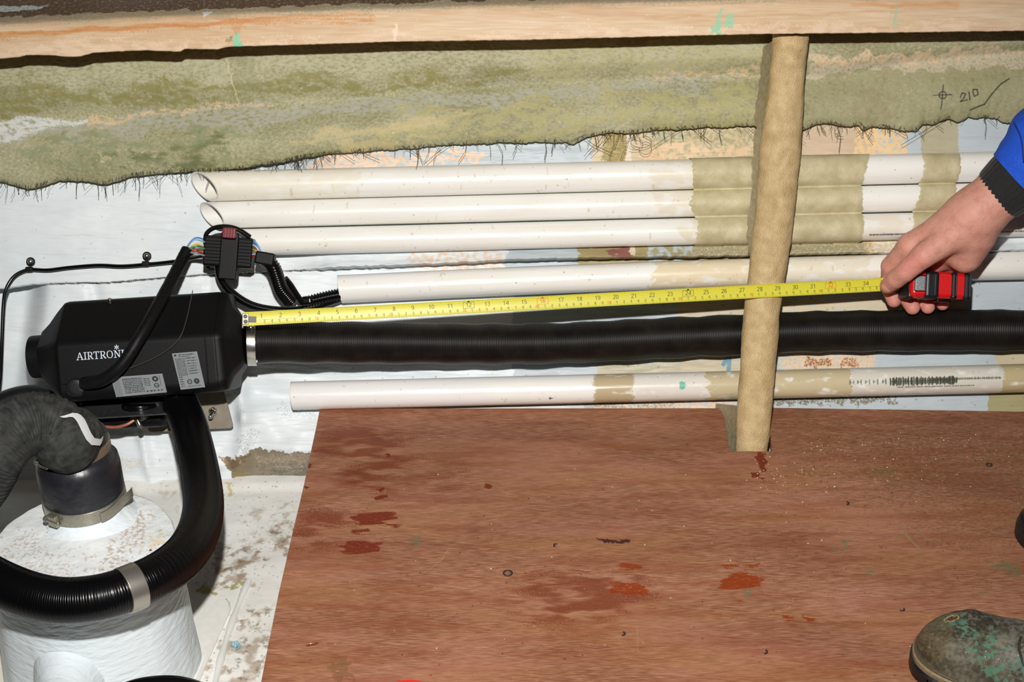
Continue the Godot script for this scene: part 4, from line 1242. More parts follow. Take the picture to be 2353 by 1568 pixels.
# ---------------------------------------------------------------- white conduits
func conduit(label: String, a: Vector3, b: Vector3, r: float, cut: Vector2, drips: int, zones: Array, marks := [], bow := 0.0) -> void:
	# a, b: hull places of the axis ends; cut: how far the left end leans along u per unit of v and of w
	var root := thing("plastic_conduit", label, "conduit", hv(a), "white conduits along the hull")
	var len := a.distance_to(b)
	var p := Paint.new(Vector2(0, 0), Vector2(len, TAU * r), 1400, 110 + taken.get("plastic_conduit", 0))
	p.ground(rgb(238, 236, 228), rgb(243, 242, 238), Vector2(6, 20), Vector2(40, 60), 0.2)
	# along the tube 0 is the near side (towards the cabin), a quarter is down
	var front := TAU * r * 0.5
	for z in zones:
		var u0: float = z[0] - a.x
		var u1: float = z[1] - a.x
		p.patch([Vector2(u0, front - 0.062), Vector2(u1, front - 0.062), Vector2(u1, front + 0.062), Vector2(u0, front + 0.062)], z[2], z[3], z[4], z[5], 40.0, 50.0, Vector2(0.5, 1.0), 0.004)
	for k in drips:
		var q := Vector2(rng.randf_range(0.02, minf(len, 0.85)), front + rng.randf_range(-0.024, 0.02))
		var l := rng.randf_range(0.001, 0.016) * rng.randf()
		p.line([q, q + Vector2(rng.randf_range(-0.002, 0.002), -l)], rng.randf_range(0.001, 0.004), rgb(212, 198, 172), rng.randf_range(0.06, 0.2), 0.002)
	for s in marks:
		# printed marks: [from, to, up from the middle, height, count]
		for k in int(s[4]):
			var x: float = lerpf(s[0], s[1], (k + rng.randf() * 0.5) / s[4]) - a.x
			var y: float = front + s[2]
			var hh: float = s[3] * rng.randf_range(0.5, 1.0)
			p.line([Vector2(x, y - hh * 0.5), Vector2(x + rng.randf_range(-0.0006, 0.0006), y + hh * 0.5)], 0.0009 + s[3] * 0.08, s[5], rng.randf_range(0.4, 0.8))
			if k % 2 == 0:
				p.line([Vector2(x, y), Vector2(x + 0.0035, y)], 0.0009, s[5], 0.6)
	p.specks(rng, Vector2(0, front - 0.03), Vector2(len, front + 0.03), 70, 0.0003, 0.0011, rgb(150, 134, 108), 0.8)
	var pm := mat("conduit", Color.WHITE, 0.26)
	pm.albedo_texture = p.texture()
	relief(pm, grain(111, 0.02, 512, 512, 3), 0.02)
	var axis := (b - a).normalized()
	var vv := Vector3(-axis.y, axis.x, 0)
	var m := Mesher.new()
	var seg := 40
	var rows := 60
	var rings := [[], []]
	for shell in 2:
		var rr := r if shell == 0 else r * 0.9
		var first := m.v.size()
		for k in rows + 1:
			for s in seg + 1:
				var an := TAU * s / seg  # 0 faces the wall, half faces the cabin
				var dv := -sin(an) * rr
				var dw := -cos(an) * rr
				var g := float(k) / rows * (len if shell == 0 else 0.16)
				var lean := (dv * cut.x + dw * cut.y) * clampf(1.0 - g / 0.1, 0.0, 1.0)
				var q := a + axis * (g + lean) + vv * (dv + bow * 4.0 * (g / len) * (1.0 - g / len)) + Vector3(0, 0, dw)
				var nn := (vv * dv + Vector3(0, 0, dw)).normalized() * (1.0 if shell == 0 else -1.0)
				m.p(hv(q), p.uv(Vector2(g + lean, an * r)), (hv(nn) - ORIGIN).normalized())
				if k == 0:
					rings[shell].append(hv(q))
		for k in rows:
			for s in seg:
				var q := first + k * (seg + 1) + s
				if shell == 1:
					m.quad(q, q + 1, q + seg + 2, q + seg + 1)
				else:
					m.quad(q, q + seg + 1, q + seg + 2, q + 1)
	for s in seg:
		m.face([rings[0][s], rings[1][s], rings[1][s + 1], rings[0][s + 1]])
	put("tube", m, pm, root)


func conduits() -> void:
	var cream := rgb(232, 224, 200)
	var resin := rgb(196, 180, 138)
	var pale := rgb(228, 218, 194)
	conduit("topmost white conduit with a wide slanted open end below the frayed stringer", Vector3(-0.4419, 0.222, 0.0435), Vector3(0.8153, 0.2539, 0.0435), 0.0217, Vector2(-0.62, 0.85), 44, [[-0.4677, -0.2233, cream, 0.5, 0.01, 0.75], [0.1964, 0.328, pale, 0.6, 0.01, 0.6]])
	conduit("second white conduit from the top, slanted open end just above the wiring module", Vector3(-0.4319, 0.181, 0.0405), Vector3(0.8164, 0.2117, 0.0405), 0.0194, Vector2(-0.62, 0.85), 26, [[0.2027, 0.2904, pale, 0.6, 0.012, 0.6]])
	conduit("third white conduit from the top, its end hidden behind the wiring module", Vector3(-0.4049, 0.1415, 0.0405), Vector3(0.8164, 0.1716, 0.0405), 0.0193, Vector2(-0.3, 0.2), 20, [[0.2403, 0.2904, pale, 0.7, 0.012, 0.6], [0.5034, 0.5785, pale, 0.5, 0.01, 0.6]], [[0.5115, 0.5629, -0.0135, 0.003, 26, rgb(70, 70, 66)], [0.685, 0.7665, -0.0135, 0.003, 34, rgb(70, 70, 66)]])
	conduit("white conduit that the black cables enter, just above the yellow tape", Vector3(-0.2499, 0.0752, 0.022), Vector3(0.8235, 0.1112, 0.022), 0.0205, Vector2(-0.14, 0.0), 18, [[-0.2484, -0.1106, rgb(242, 240, 238), 0.8, 0.006, 1.0], [0.2027, 0.353, rgb(228, 212, 178), 0.85, 0.012, 0.8], [0.3843, 0.5222, rgb(230, 220, 196), 0.7, 0.02, 0.75]], [], 0.0045)
	conduit("lowest white conduit, lying under the main air duct along the plywood", Vector3(-0.3187, -0.0796, 0.0225), Vector3(0.8233, -0.0518, 0.0225), 0.0208, Vector2(-0.05, 0.0), 18, [[-0.3173, -0.0354, rgb(240, 238, 238), 0.8, 0.006, 1.0], [0.1187, 0.1757, rgb(190, 172, 138), 0.95, 0.003, 0.95], [0.1757, 0.2816, rgb(224, 218, 208), 0.8, 0.004, 0.9], [0.2816, 0.4908, rgb(200, 186, 150), 0.95, 0.008, 0.92], [0.4908, 0.7063, rgb(214, 210, 196), 0.8, 0.004, 0.9], [0.7063, 0.8291, resin, 0.95, 0.002, 0.95]], [[0.4846, 0.5535, 0.0005, 0.007, 12, rgb(84, 100, 84)], [0.5441, 0.6412, 0.0, 0.012, 44, rgb(60, 64, 54)], [0.6036, 0.7038, 0.002, 0.003, 40, rgb(66, 74, 62)], [0.5535, 0.6663, -0.0085, 0.0018, 40, rgb(80, 84, 70)], [0.2415, 0.249, 0.002, 0.014, 7, rgb(112, 190, 164)], [0.0536, 0.0561, -0.013, 0.004, 3, rgb(80, 86, 82)]])


# ---------------------------------------------------------------- glass mat laid over the three upper conduits
func tabbing() -> void:
	var f := noise(12, 1.0)
	var tubes := [[Vector3(-0.4419, 0.222, 0.0435), Vector3(0.8153, 0.2539, 0.0435), 0.0217], [Vector3(-0.4319, 0.181, 0.0405), Vector3(0.8164, 0.2117, 0.0405), 0.0194], [Vector3(-0.4049, 0.1415, 0.0405), Vector3(0.8164, 0.1716, 0.0405), 0.0193]]
	var mt := matte(mottled("tabbing resin", rgb(176, 166, 126), rgb(216, 206, 174), 0.46, 5.0, 121, 0.012), 0.4)
	relief(mt, grain(122, 0.12, 512, 512, 5), 0.035)
	for s in [["glass_mat", "olive glass mat bonded over three white conduits left of the post", [Vector2(0.2554, 0.2681), Vector2(0.2591, 0.2135), Vector2(0.2529, 0.1949), Vector2(0.2653, 0.1731), Vector2(0.2628, 0.1235)], [Vector2(0.3646, 0.2681), Vector2(0.3522, 0.2135), Vector2(0.3509, 0.1949), Vector2(0.3485, 0.1731), Vector2(0.3423, 0.1235)], 0.0017], ["glass_mat", "olive glass mat bonded over three white conduits right of the post", [Vector2(0.4031, 0.2681), Vector2(0.4006, 0.2383), Vector2(0.3962, 0.2073), Vector2(0.3919, 0.1762), Vector2(0.3869, 0.1278)], [Vector2(0.5111, 0.2681), Vector2(0.5017, 0.2383), Vector2(0.4999, 0.2073), Vector2(0.5024, 0.1762), Vector2(0.5011, 0.1278)], 0.0017], ["glass_mat", "narrow band of glass mat over the conduits beside the raised hand", [Vector2(0.5849, 0.2681), Vector2(0.5861, 0.2383), Vector2(0.5806, 0.2073), Vector2(0.5731, 0.1762), Vector2(0.5706, 0.139)], [Vector2(0.6389, 0.2681), Vector2(0.6377, 0.2383), Vector2(0.6327, 0.2073), Vector2(0.6178, 0.1762), Vector2(0.6135, 0.139)], 0.0012]]:
		var lo_v: float = s[2][-1].y
		var hi_v: float = s[2][0].y
		var le := [] 
		var ri := []
		for k in range(s[2].size() - 1, -1, -1):
			le.append(Vector2(s[2][k].y, s[2][k].x))
			ri.append(Vector2(s[3][k].y, s[3][k].x))
		var m := Mesher.new()
		m.grid(70, 130, func(a, b):
			var v := lerpf(lo_v, hi_v, b)
			var ul := at_line(le, v) + f.get_noise_1d(v * 120.0) * 0.003
			var ur := at_line(ri, v) + f.get_noise_1d(v * 120.0 + 40.0) * 0.003
			var u := lerpf(ul, ur, a)
			var w := 0.026
			for t in tubes:
				var axis_v := lerpf(t[0].y, t[1].y, (u - t[0].x) / (t[1].x - t[0].x))
				var d := absf(v - axis_v)
				var rr: float = t[2] + s[4]
				var h: float = t[0].z + sqrt(maxf(0.0, rr * rr - d * d)) if d < rr else 0.0
				# the mat bridges the valleys between the tubes
				var k := 0.009
				var q := maxf(k - absf(h - w), 0.0) / k
				w = maxf(h, w) + q * q * k * 0.25
			var e := minf(minf(a, 1.0 - a) * 18.0, 1.0)
			w -= (1.0 - smoothstep(0.0, 1.0, e)) * s[4] * 0.6
			w += f.get_noise_2d(u * 30.0, v * 30.0) * 0.0007
			return H(u, v, w))
		var o := put(s[0], m, mt)
		tag(o, s[1], "glass mat", "glass mat over the conduits")


# ---------------------------------------------------------------- the air heater and what hangs on it
func air_heater() -> void:
	var root := thing("air_heater", "black box-shaped air heater with white lettering and two grey labels, fixed to the hull", "heater", H(-0.5328, -0.0101, 0.03))
	var west := Vector3(-0.6473, -0.0211, 0.118)
	var east := Vector3(-0.3685, -0.003, 0.118)
	var axis := (east - west).normalized()
	var vv := Vector3(-axis.y, axis.x, 0)
	var len := west.distance_to(east)
	var sec := round_poly([Vector2(0.0735, 0.004), Vector2(0.018, 0.058), Vector2(0.011, 0.0615), Vector2(-0.055, 0.058), Vector2(-0.0645, 0.046), Vector2(-0.0645, -0.045), Vector2(-0.050, -0.058), Vector2(0.058, -0.058), Vector2(0.0735, -0.045)], 0.007, 4)
	var ring := func(at: float, share: float, scale: float, r: float) -> Array:
		var out := []
		for q: Vector2 in sec:
			var an := q.angle()
			var o := q * scale
			o = o.lerp(Vector2(cos(an), sin(an)) * r, share)
			out.append(hv(west + axis * at + vv * o.x + Vector3(0, 0, o.y)))
		return out
	var body := Mesher.new()
	var s0 := 0.035
	var s1 := 0.2474
	skin(body, [ring.call(s0, 0.0, 0.985, 0.03), ring.call(s0 + 0.003, 0.0, 1.0, 0.03), ring.call(s0 + 0.1, 0.0, 1.0, 0.03), ring.call(s1 - 0.0016, 0.0, 1.0, 0.03), ring.call(s1, 0.0, 0.992, 0.03)], true, true)
	put("casing", body, M.black_plastic, root, true)
	var hood := Mesher.new()
	skin(hood, [ring.call(s0 - 0.0004, 0.0, 0.988, 0.036), ring.call(s0 - 0.003, 0.02, 0.985, 0.036), ring.call(s0 * 0.62, 0.25, 0.93, 0.036), ring.call(s0 * 0.3, 0.6, 0.82, 0.036), ring.call(s0 * 0.08, 0.9, 0.7, 0.036), ring.call(-0.001, 1.0, 0.7, 0.034)])
	put("inlet_hood", hood, M.black_plastic, root, true)
	var out_ := Mesher.new()
	skin(out_, [ring.call(s1 + 0.0004, 0.0, 0.992, 0.031), ring.call(s1 + 0.003, 0.0, 0.995, 0.031), ring.call(s1 + 0.012, 0.03, 0.97, 0.031), ring.call(lerpf(s1, len, 0.55), 0.3, 0.82, 0.034), ring.call(lerpf(s1, len, 0.9), 0.85, 0.75, 0.034), ring.call(len, 1.0, 0.7, 0.031)])
	put("outlet_hood", out_, M.black_plastic, root, true)
	var col := Mesher.new()
	lathe(col, hv(west + axis * 0.004), -(hv(west + axis) - hv(west)), [Vector2(0.02, 0.02), Vector2(0.0275, 0.022), Vector2(0.0288, 0.0222), Vector2(0.0295, 0.0205), Vector2(0.0298, 0.001), Vector2(0.031, 0.0)], 40)
	put("inlet_collar", col, M.black_plastic, root)
	# raised seam between casing and hood, seam along the upper edge of the front
	var seam := Mesher.new()
	var line := []
	for q in [[0.012, 0.0622], [-0.052, 0.0594]]:
		line.append(hv(west + axis * (s1 - 0.012) + vv * q[0] + Vector3(0, 0, q[1])))
	tube(seam, line, 0.0009, 8)
	put("seam", seam, M.black_gloss, root)
	var flap := Mesher.new()
	tube(flap, [hv(west + axis * (s0 + 0.004) + vv * -0.040 + Vector3(0, 0, 0.0588)), hv(west + axis * (s0 + 0.052) + vv * -0.040 + Vector3(0, 0, 0.0588)), hv(west + axis * (s0 + 0.058) + vv * -0.044 + Vector3(0, 0, 0.0586))], 0.0007, 8)
	put("seam", flap, M.black_gloss, root)
	var grom := Mesher.new()
	var on_front := func(q: Vector2, lift: float) -> Vector3:
		# q: metres along the heater and up its front panel
		var f := clampf((0.011 - q.y) / 0.066, -0.2, 1.2)
		return hv(west + axis * q.x + vv * q.y + Vector3(0, 0, 0.0615 - 0.0035 * f + lift))
	var n_front: Vector3 = (WOUT - VUP * 0.053).normalized()
	lathe(grom, on_front.call(Vector2(0.057, -0.0455), -0.001), n_front, [Vector2(0.013, 0), Vector2(0.0128, 0.005), Vector2(0.011, 0.0065), Vector2(0.006, 0.0068), Vector2(0.0, 0.0068)], 28)
	put("cable_grommet", grom, M.black_rubber, root)
	for q in [Vector2(0.27, -0.020), Vector2(0.27, 0.05)]:
		pass
	# lettering
	var ink := mat("white print", rgb(214, 226, 240), 0.5)
	var font := SystemFont.new()
	font.font_names = PackedStringArray(["Droid Serif"])
	var word := Mesher.new()
	var place := func(m: Mesher, text: String, size: float, at: Vector2) -> void:
		var tm := TextMesh.new()
		tm.text = text
		tm.font = font
		tm.font_size = 32
		tm.pixel_size = size / 32.0
		tm.depth = 0.0
		tm.curve_step = 1.0
		tm.horizontal_alignment = HORIZONTAL_ALIGNMENT_LEFT
		var ar := tm.get_mesh_arrays()
		var first := m.v.size()
		for q: Vector3 in ar[Mesh.ARRAY_VERTEX]:
			m.p(on_front.call(at + Vector2(q.x, q.y), 0.0005))
		var id: PackedInt32Array = ar[Mesh.ARRAY_INDEX]
		for k in range(0, id.size(), 3):
			m.tri(first + id[k], first + id[k + 2], first + id[k + 1])
	place.call(word, "AIRTRONIC", 0.0134, Vector2(0.0609, -0.0042))
	for k in 3:
		var an := PI * k / 3.0 + 0.5
		var d := Vector2(cos(an), sin(an)) * 0.0034
		var e := Vector2(-d.y, d.x).normalized() * 0.0005
		var c := Vector2(0.1159, 0.0052)
		word.face([on_front.call(c - d - e, 0.0005), on_front.call(c + d - e, 0.0005), on_front.call(c + d + e, 0.0005), on_front.call(c - d + e, 0.0005)])
	put("lettering", word, ink, root)
	# two rating labels
	for s in [[[Vector2(-0.5401, -0.0493), Vector2(-0.4709, -0.044), Vector2(-0.465, -0.0692), Vector2(-0.5331, -0.0757)], 0, "wide grey rating label"], [[Vector2(-0.4574, -0.017), Vector2(-0.4239, -0.0141), Vector2(-0.4134, -0.0622), Vector2(-0.4462, -0.0657)], 1, "tall grey rating label"]]:
		var m := Mesher.new()
		var corners := []
		var back := []
		for q: Vector2 in s[0]:
			var rel := Vector3(q.x, q.y, 0) - Vector3(west.x, west.y, 0)
			var on := Vector2(rel.dot(axis), rel.dot(vv))
			corners.append(on_front.call(on, 0.0008))
			back.append(on_front.call(on, -0.0002))
		m.face([corners[3], corners[2], corners[1], corners[0]], [Vector2(0, 1), Vector2(1, 1), Vector2(1, 0), Vector2(0, 0)])
		for k in 4:
			m.face([back[k], corners[k], corners[(k + 1) % 4], back[(k + 1) % 4]])
		var lm := mat("rating label", Color.WHITE, 0.4)
		lm.albedo_texture = label_print(s[1])
		tag(put("rating_label", m, lm, root), s[2], "")
	var rivet := Mesher.new()
	for q in [[Vector3(-0.5547, 0.0564, 0.13), 0.0035]]:
		lathe(rivet, hv(q[0]), VUP + WOUT * 0.6, [Vector2(0.0035, -0.004), Vector2(0.0034, 0.0015), Vector2(0.002, 0.0026), Vector2(0.0, 0.0028)], 12)
	put("screw_head", rivet, M.steel, root)
	# what hangs below: foot plate, burner housing, chromed clip
	var foot := Mesher.new()
	var fp := []
	for q: Vector2 in round_poly([Vector2(0, 0), Vector2(0.1339, 0), Vector2(0.1339, 0.05), Vector2(0, 0.05)], 0.008):
		fp.append(q)
	plate(foot, frame(axis_world(axis), WOUT * 0.95 - VUP * 0.22, H(-0.5709, -0.094, 0.095)), [fp[0], fp[1]] + fp.slice(2), 0.0022, 0.0006)
	tag(put("foot_plate", foot, mottled("foot plate", rgb(46, 46, 48), rgb(76, 76, 76), 0.34, 10.0, 131), root), "dark metal foot plate", "")
	var burner := Mesher.new()
	rbox(burner, frame(Vector3(1, 0.05, 0), VUP, H(-0.5462, -0.1011, 0.075)), Vector3(0.125, 0.044, 0.06), 0.014, 4)
	put("burner_housing", burner, M.black_plastic, root)
	var cup := Mesher.new()
	lathe(cup, H(-0.5202, -0.0877, 0.1), -VUP, [Vector2(0.0, 0.0), Vector2(0.024, 0.0), Vector2(0.026, 0.004), Vector2(0.024, 0.012), Vector2(0.016, 0.02), Vector2(0.009, 0.024), Vector2(0.0, 0.025)], 32)
	put("fuel_inlet", cup, M.black_gloss, root)
	var clip := Mesher.new()
	lathe(clip, H(-0.5213, -0.1025, 0.108), VUP * 0.35 + Vector3(0.9, 0, 0), [Vector2(0.0, -0.006), Vector2(0.0042, -0.006), Vector2(0.0046, -0.005), Vector2(0.0046, 0.005), Vector2(0.0042, 0.006), Vector2(0.0, 0.006)], 18)
	tube(clip, [H(-0.5237, -0.1067, 0.108), H(-0.5184, -0.1156, 0.112), H(-0.517, -0.1201, 0.108)], 0.0035, 10)
	tag(put("hose_clip", clip, M.steel, root), "bright metal clip", "")
	# bracket on the hull with two studs
	var br := thing("mounting_bracket", "flat grey steel bracket with two studs on the hull under the air heater", "bracket", H(-0.4699, -0.1297, 0.03))
	var bm := Mesher.new()
	var outline := []
	for q: Vector2 in round_poly([Vector2(-0.5265, -0.1325), Vector2(-0.5316, -0.0728), Vector2(-0.4173, -0.0697), Vector2(-0.4028, -0.1262)], 0.006):
		outline.append(q)
	plate(bm, Transform3D(Basis(Vector3.RIGHT, VUP, WOUT), H(0, 0, 0.026)), outline, 0.003, 0.0006)
	put("back_plate", bm, M.plate_steel, br)
	for q in [Vector3(-0.5142, -0.1089, 0.029), Vector3(-0.4323, -0.1014, 0.029)]:
		var st := Mesher.new()
		var dir := WOUT * 0.9 - VUP * 0.35
		lathe(st, hv(q), dir, [Vector2(0.0065, 0.0), Vector2(0.0065, 0.0045), Vector2(0.0058, 0.005), Vector2(0.0032, 0.005), Vector2(0.0032, 0.022), Vector2(0.0026, 0.0235), Vector2(0.0, 0.0235)], 6)
		put("stud", st, M.steel, br)
	# copper fuel pipe
	var cu := Mesher.new()
	tube(cu, spline([H(-0.625, -0.1145, 0.1), H(-0.5838, -0.1174, 0.112), H(-0.553, -0.1197, 0.114), H(-0.5361, -0.1161, 0.114), H(-0.5257, -0.1102, 0.112)], 0.003), 0.0021, 12)
	tag(put("fuel_pipe", cu, M.copper), "thin copper pipe running to the fitting under the air heater", "pipe")
	var thread := Mesher.new()
	tube(thread, spline([H(-0.4401, 0.0696, 0.13), H(-0.439, 0.0377, 0.165), H(-0.4425, 0.0111, 0.184), H(-0.4533, -0.0047, 0.185), H(-0.4769, -0.021, 0.184), H(-0.5122, -0.0362, 0.183), H(-0.5344, -0.0403, 0.183)], 0.004), 0.0006, 6)
	tag(put("thin_wire", thread, mat("thin wire", rgb(70, 66, 64), 0.4)), "hair-thin grey wire lying down the front of the air heater", "wire")


func axis_world(a: Vector3) -> Vector3:
	return (hv(a) - ORIGIN).normalized()


func label_print(which: int) -> ImageTexture:
	var r := RandomNumberGenerator.new()
	r.seed = 900 + which
	var w := 256 if which == 0 else 176
	var h := 104 if which == 0 else 256
	var im := Image.create(w, h, false, Image.FORMAT_RGB8)
	im.fill(rgb(128, 132, 136))
	var ink := rgb(26, 28, 32)
	var row := func(x0: int, x1: int, y: int, tall: int) -> void:
		var x := x0
		while x < x1:
			var l := r.randi_range(2, 7)
			im.fill_rect(Rect2i(x, y, mini(l, x1 - x), tall + 1), ink)
			x += l + r.randi_range(1, 4)
	var disc := func(cx: int, cy: int, rad: int, inner: int) -> void:
		for y in range(-rad, rad + 1):
			for x in range(-rad, rad + 1):
				var d := sqrt(float(x * x + y * y))
				if d <= rad and d >= inner:
					im.set_pixel(clampi(cx + x, 0, w - 1), clampi(cy + y, 0, h - 1), ink)
	im.fill_rect(Rect2i(0, 0, w, 2), rgb(160, 164, 166))
	im.fill_rect(Rect2i(0, 0, 2, h), rgb(160, 164, 166))
	if which == 0:
		im.fill_rect(Rect2i(2, 2, 34, h - 4), rgb(116, 120, 124))
		for k in 9:
			row.call(52, 150, 12 + k * 9, 4)
		for k in 5:
			row.call(156, 186, 18 + k * 9, 3)
		disc.call(214, 24, 15, 6)
		disc.call(214, 60, 13, 9)
		row.call(206, 222, 60, 3)
		for k in 5:
			row.call(158 + k * 18, 170 + k * 18, 84, 7)
		im.fill_rect(Rect2i(236, 8, 2, 58), ink)
	else:
		im.fill_rect(Rect2i(12, 8, 14, 14), ink)
		row.call(40, 150, 10, 7)
		row.call(40, 120, 24, 4)
		for k in 14:
			row.call(10, 78, 38 + k * 9, 4)
			if k % 2 == 0:
				row.call(90, 150, 38 + k * 9, 6)
		for k in 6:
			im.fill_rect(Rect2i(84, 36 + k * 22, 80, 1), ink)
		im.fill_rect(Rect2i(84, 36, 1, 112), ink)
		im.fill_rect(Rect2i(164, 36, 1, 112), ink)
		disc.call(76, 206, 18, 12)
		row.call(68, 86, 204, 4)
		disc.call(126, 206, 20, 7)
		row.call(116, 140, 202, 9)
		for k in 5:
			row.call(10, 34, 166 + k * 16, 6)
		row.call(56, 150, 236, 4)
	return ImageTexture.create_from_image(im)


# ribbed hose along a path: one ridge every pitch
func ribbed(m: Mesher, path: Array, r: float, pitch: float, amp: float, seg := 32, wave = null) -> void:
	var even := along(path, pitch / 4.0)
	tube(m, even, func(a, g, an):
		var ridge: float = amp * cos(TAU * g / pitch)
		return r + ridge + (wave.call(g, an) if wave != null else 0.0), seg, true, Vector2.ONE, WOUT)


func clamp_band(parent: Node3D, called: String, label: String, at: Vector3, dir: Vector3, r: float, width: float, screw_toward: Vector3, m: Material) -> void:
	var band := Mesher.new()
	lathe(band, at - dir.normalized() * width * 0.5, dir, [Vector2(r - 0.001, 0.0), Vector2(r + 0.0005, 0.0), Vector2(r + 0.001, 0.0006), Vector2(r + 0.001, width - 0.0006), Vector2(r + 0.0005, width), Vector2(r - 0.001, width)], 48)
	var b := put(called, band, m, parent)
	tag(b, label, "")
	var up := (screw_toward - dir.normalized() * screw_toward.dot(dir.normalized())).normalized()
	var side := dir.normalized().cross(up)
	var sc := Mesher.new()
	rbox(sc, Transform3D(Basis(side, dir.normalized(), up).orthonormalized(), at + up * (r + 0.004)), Vector3(0.014, width * 0.9, 0.006), 0.0015)
	lathe(sc, at + up * (r + 0.0055) - side * 0.012, side, [Vector2(0.0, 0.0), Vector2(0.0036, 0.0), Vector2(0.004, 0.001), Vector2(0.004, 0.004), Vector2(0.0026, 0.0045), Vector2(0.0026, 0.022), Vector2(0.0, 0.022)], 12)
	put("clamp_screw", sc, m, b)


func air_duct() -> void:
	var root := thing("air_duct", "long black ribbed air duct running right from the heater behind the post", "duct", H(0.0777, -0.0038, 0.03))
	var path := spline([H(-0.3685, -0.003, 0.118), H(-0.349, -0.0018, 0.112), H(-0.2541, -0.0024, 0.096), H(-0.17, -0.0031, 0.08), H(-0.0598, -0.0043, 0.062), H(0.0458, -0.0037, 0.05), H(0.1398, 0, 0.043), H(0.2406, 0.005, 0.037), H(0.3288, 0.0088, 0.0345), H(0.423, 0.0132, 0.0345), H(0.5172, 0.0144, 0.0345), H(0.6114, 0.0151, 0.0345), H(0.7389, 0.0151, 0.0345), H(0.8187, 0.0144, 0.0345)], 0.004)
	var f := noise(13, 1.0)
	var m := Mesher.new()
	ribbed(m, path, 0.0295, 0.0026, 0.00045, 36, func(g, an): return 0.0006 * sin(g * 95.0) + 0.0012 * f.get_noise_1d(g * 14.0))
	var dm := matte(mottled("ribbed duct", rgb(7, 7, 8), rgb(36, 31, 26), 0.4, 4.0, 141, 0.012), 0.36)
	put("ribbed_hose", m, dm, root)
	clamp_band(root, "hose_clamp", "bright steel hose clamp at the heater outlet", H(-0.3609, -0.003, 0.1165), hvdir(1.0, 0.02, -0.12), 0.0305, 0.0125, VUP * 0.8 + WOUT * 0.6, M.steel)
	var tail := Mesher.new()
	rbox(tail, frame(hvdir(1, 0.02, -0.1), WOUT * 0.35 - VUP * 0.9, H(-0.3561, -0.027, 0.13)), Vector3(0.0105, 0.006, 0.0012), 0.0004)
	put("clamp_tail", tail, mat("paper tag", rgb(206, 206, 206), 0.5), root)


func hvdir(u: float, v: float, w: float) -> Vector3:
	return (Vector3(u, 0, 0) + VUP * v + WOUT * w).normalized()


func intake_hose() -> void:
	var root := thing("intake_hose", "glossy black ribbed hose curling from under the heater round the white housing", "hose", Vector3(-0.4125, 0.1035, 0.6368))
	var path := spline([Vector3(-0.4597, 0.0599, 0.1465), Vector3(-0.4504, 0.0552, 0.1662), Vector3(-0.4344, 0.053, 0.2074), Vector3(-0.4096, 0.0559, 0.2859), Vector3(-0.3903, 0.0633, 0.3561), Vector3(-0.3756, 0.0772, 0.4227), Vector3(-0.3661, 0.0967, 0.4977), Vector3(-0.3669, 0.1142, 0.5623), Vector3(-0.381, 0.1269, 0.6124), Vector3(-0.4073, 0.1318, 0.644), Vector3(-0.4357, 0.1328, 0.6606), Vector3(-0.4725, 0.1296, 0.6624), Vector3(-0.5103, 0.128, 0.6518), Vector3(-0.5536, 0.1241, 0.6254), Vector3(-0.6013, 0.1159, 0.5842), Vector3(-0.6494, 0.1015, 0.535)], 0.004)
	var m := Mesher.new()
	ribbed(m, path, 0.0246, 0.0023, 0.00026, 36)
	var im := matte(mat("glossy hose", rgb(7, 7, 9), 0.27), 0.36)
	put("ribbed_hose", m, im, root)
	var at := Vector3(-0.4069, 0.1318, 0.644)
	var dir := Vector3(-0.4003, 0.1314, 0.6379) - Vector3(-0.4136, 0.1322, 0.6489)
	var band := Mesher.new()
	lathe(band, at - dir.normalized() * 0.0098, dir, [Vector2(0.0240, 0.0), Vector2(0.0254, 0.0), Vector2(0.0258, 0.0008), Vector2(0.0258, 0.0188), Vector2(0.0254, 0.0196), Vector2(0.0240, 0.0196)], 48)
	tag(put("hose_clamp", band, mat("brushed band", rgb(176, 172, 164), 0.34, 0.85), root), "plain silver clamp band", "")
	# thick black hose coming in behind the grey one
	var back := Mesher.new()
	tube(back, spline([H(-0.7823, -0.1241, 0.07), H(-0.7267, -0.0902, 0.07), H(-0.6834, -0.0784, 0.07), H(-0.6433, -0.0852, 0.07), H(-0.6087, -0.1012, 0.072), H(-0.5773, -0.1073, 0.074)], 0.006), 0.0165, 24)
	tag(put("exhaust_hose", back, M.black_rubber), "smooth black hose passing behind the grey bellows to the heater's underside", "hose")


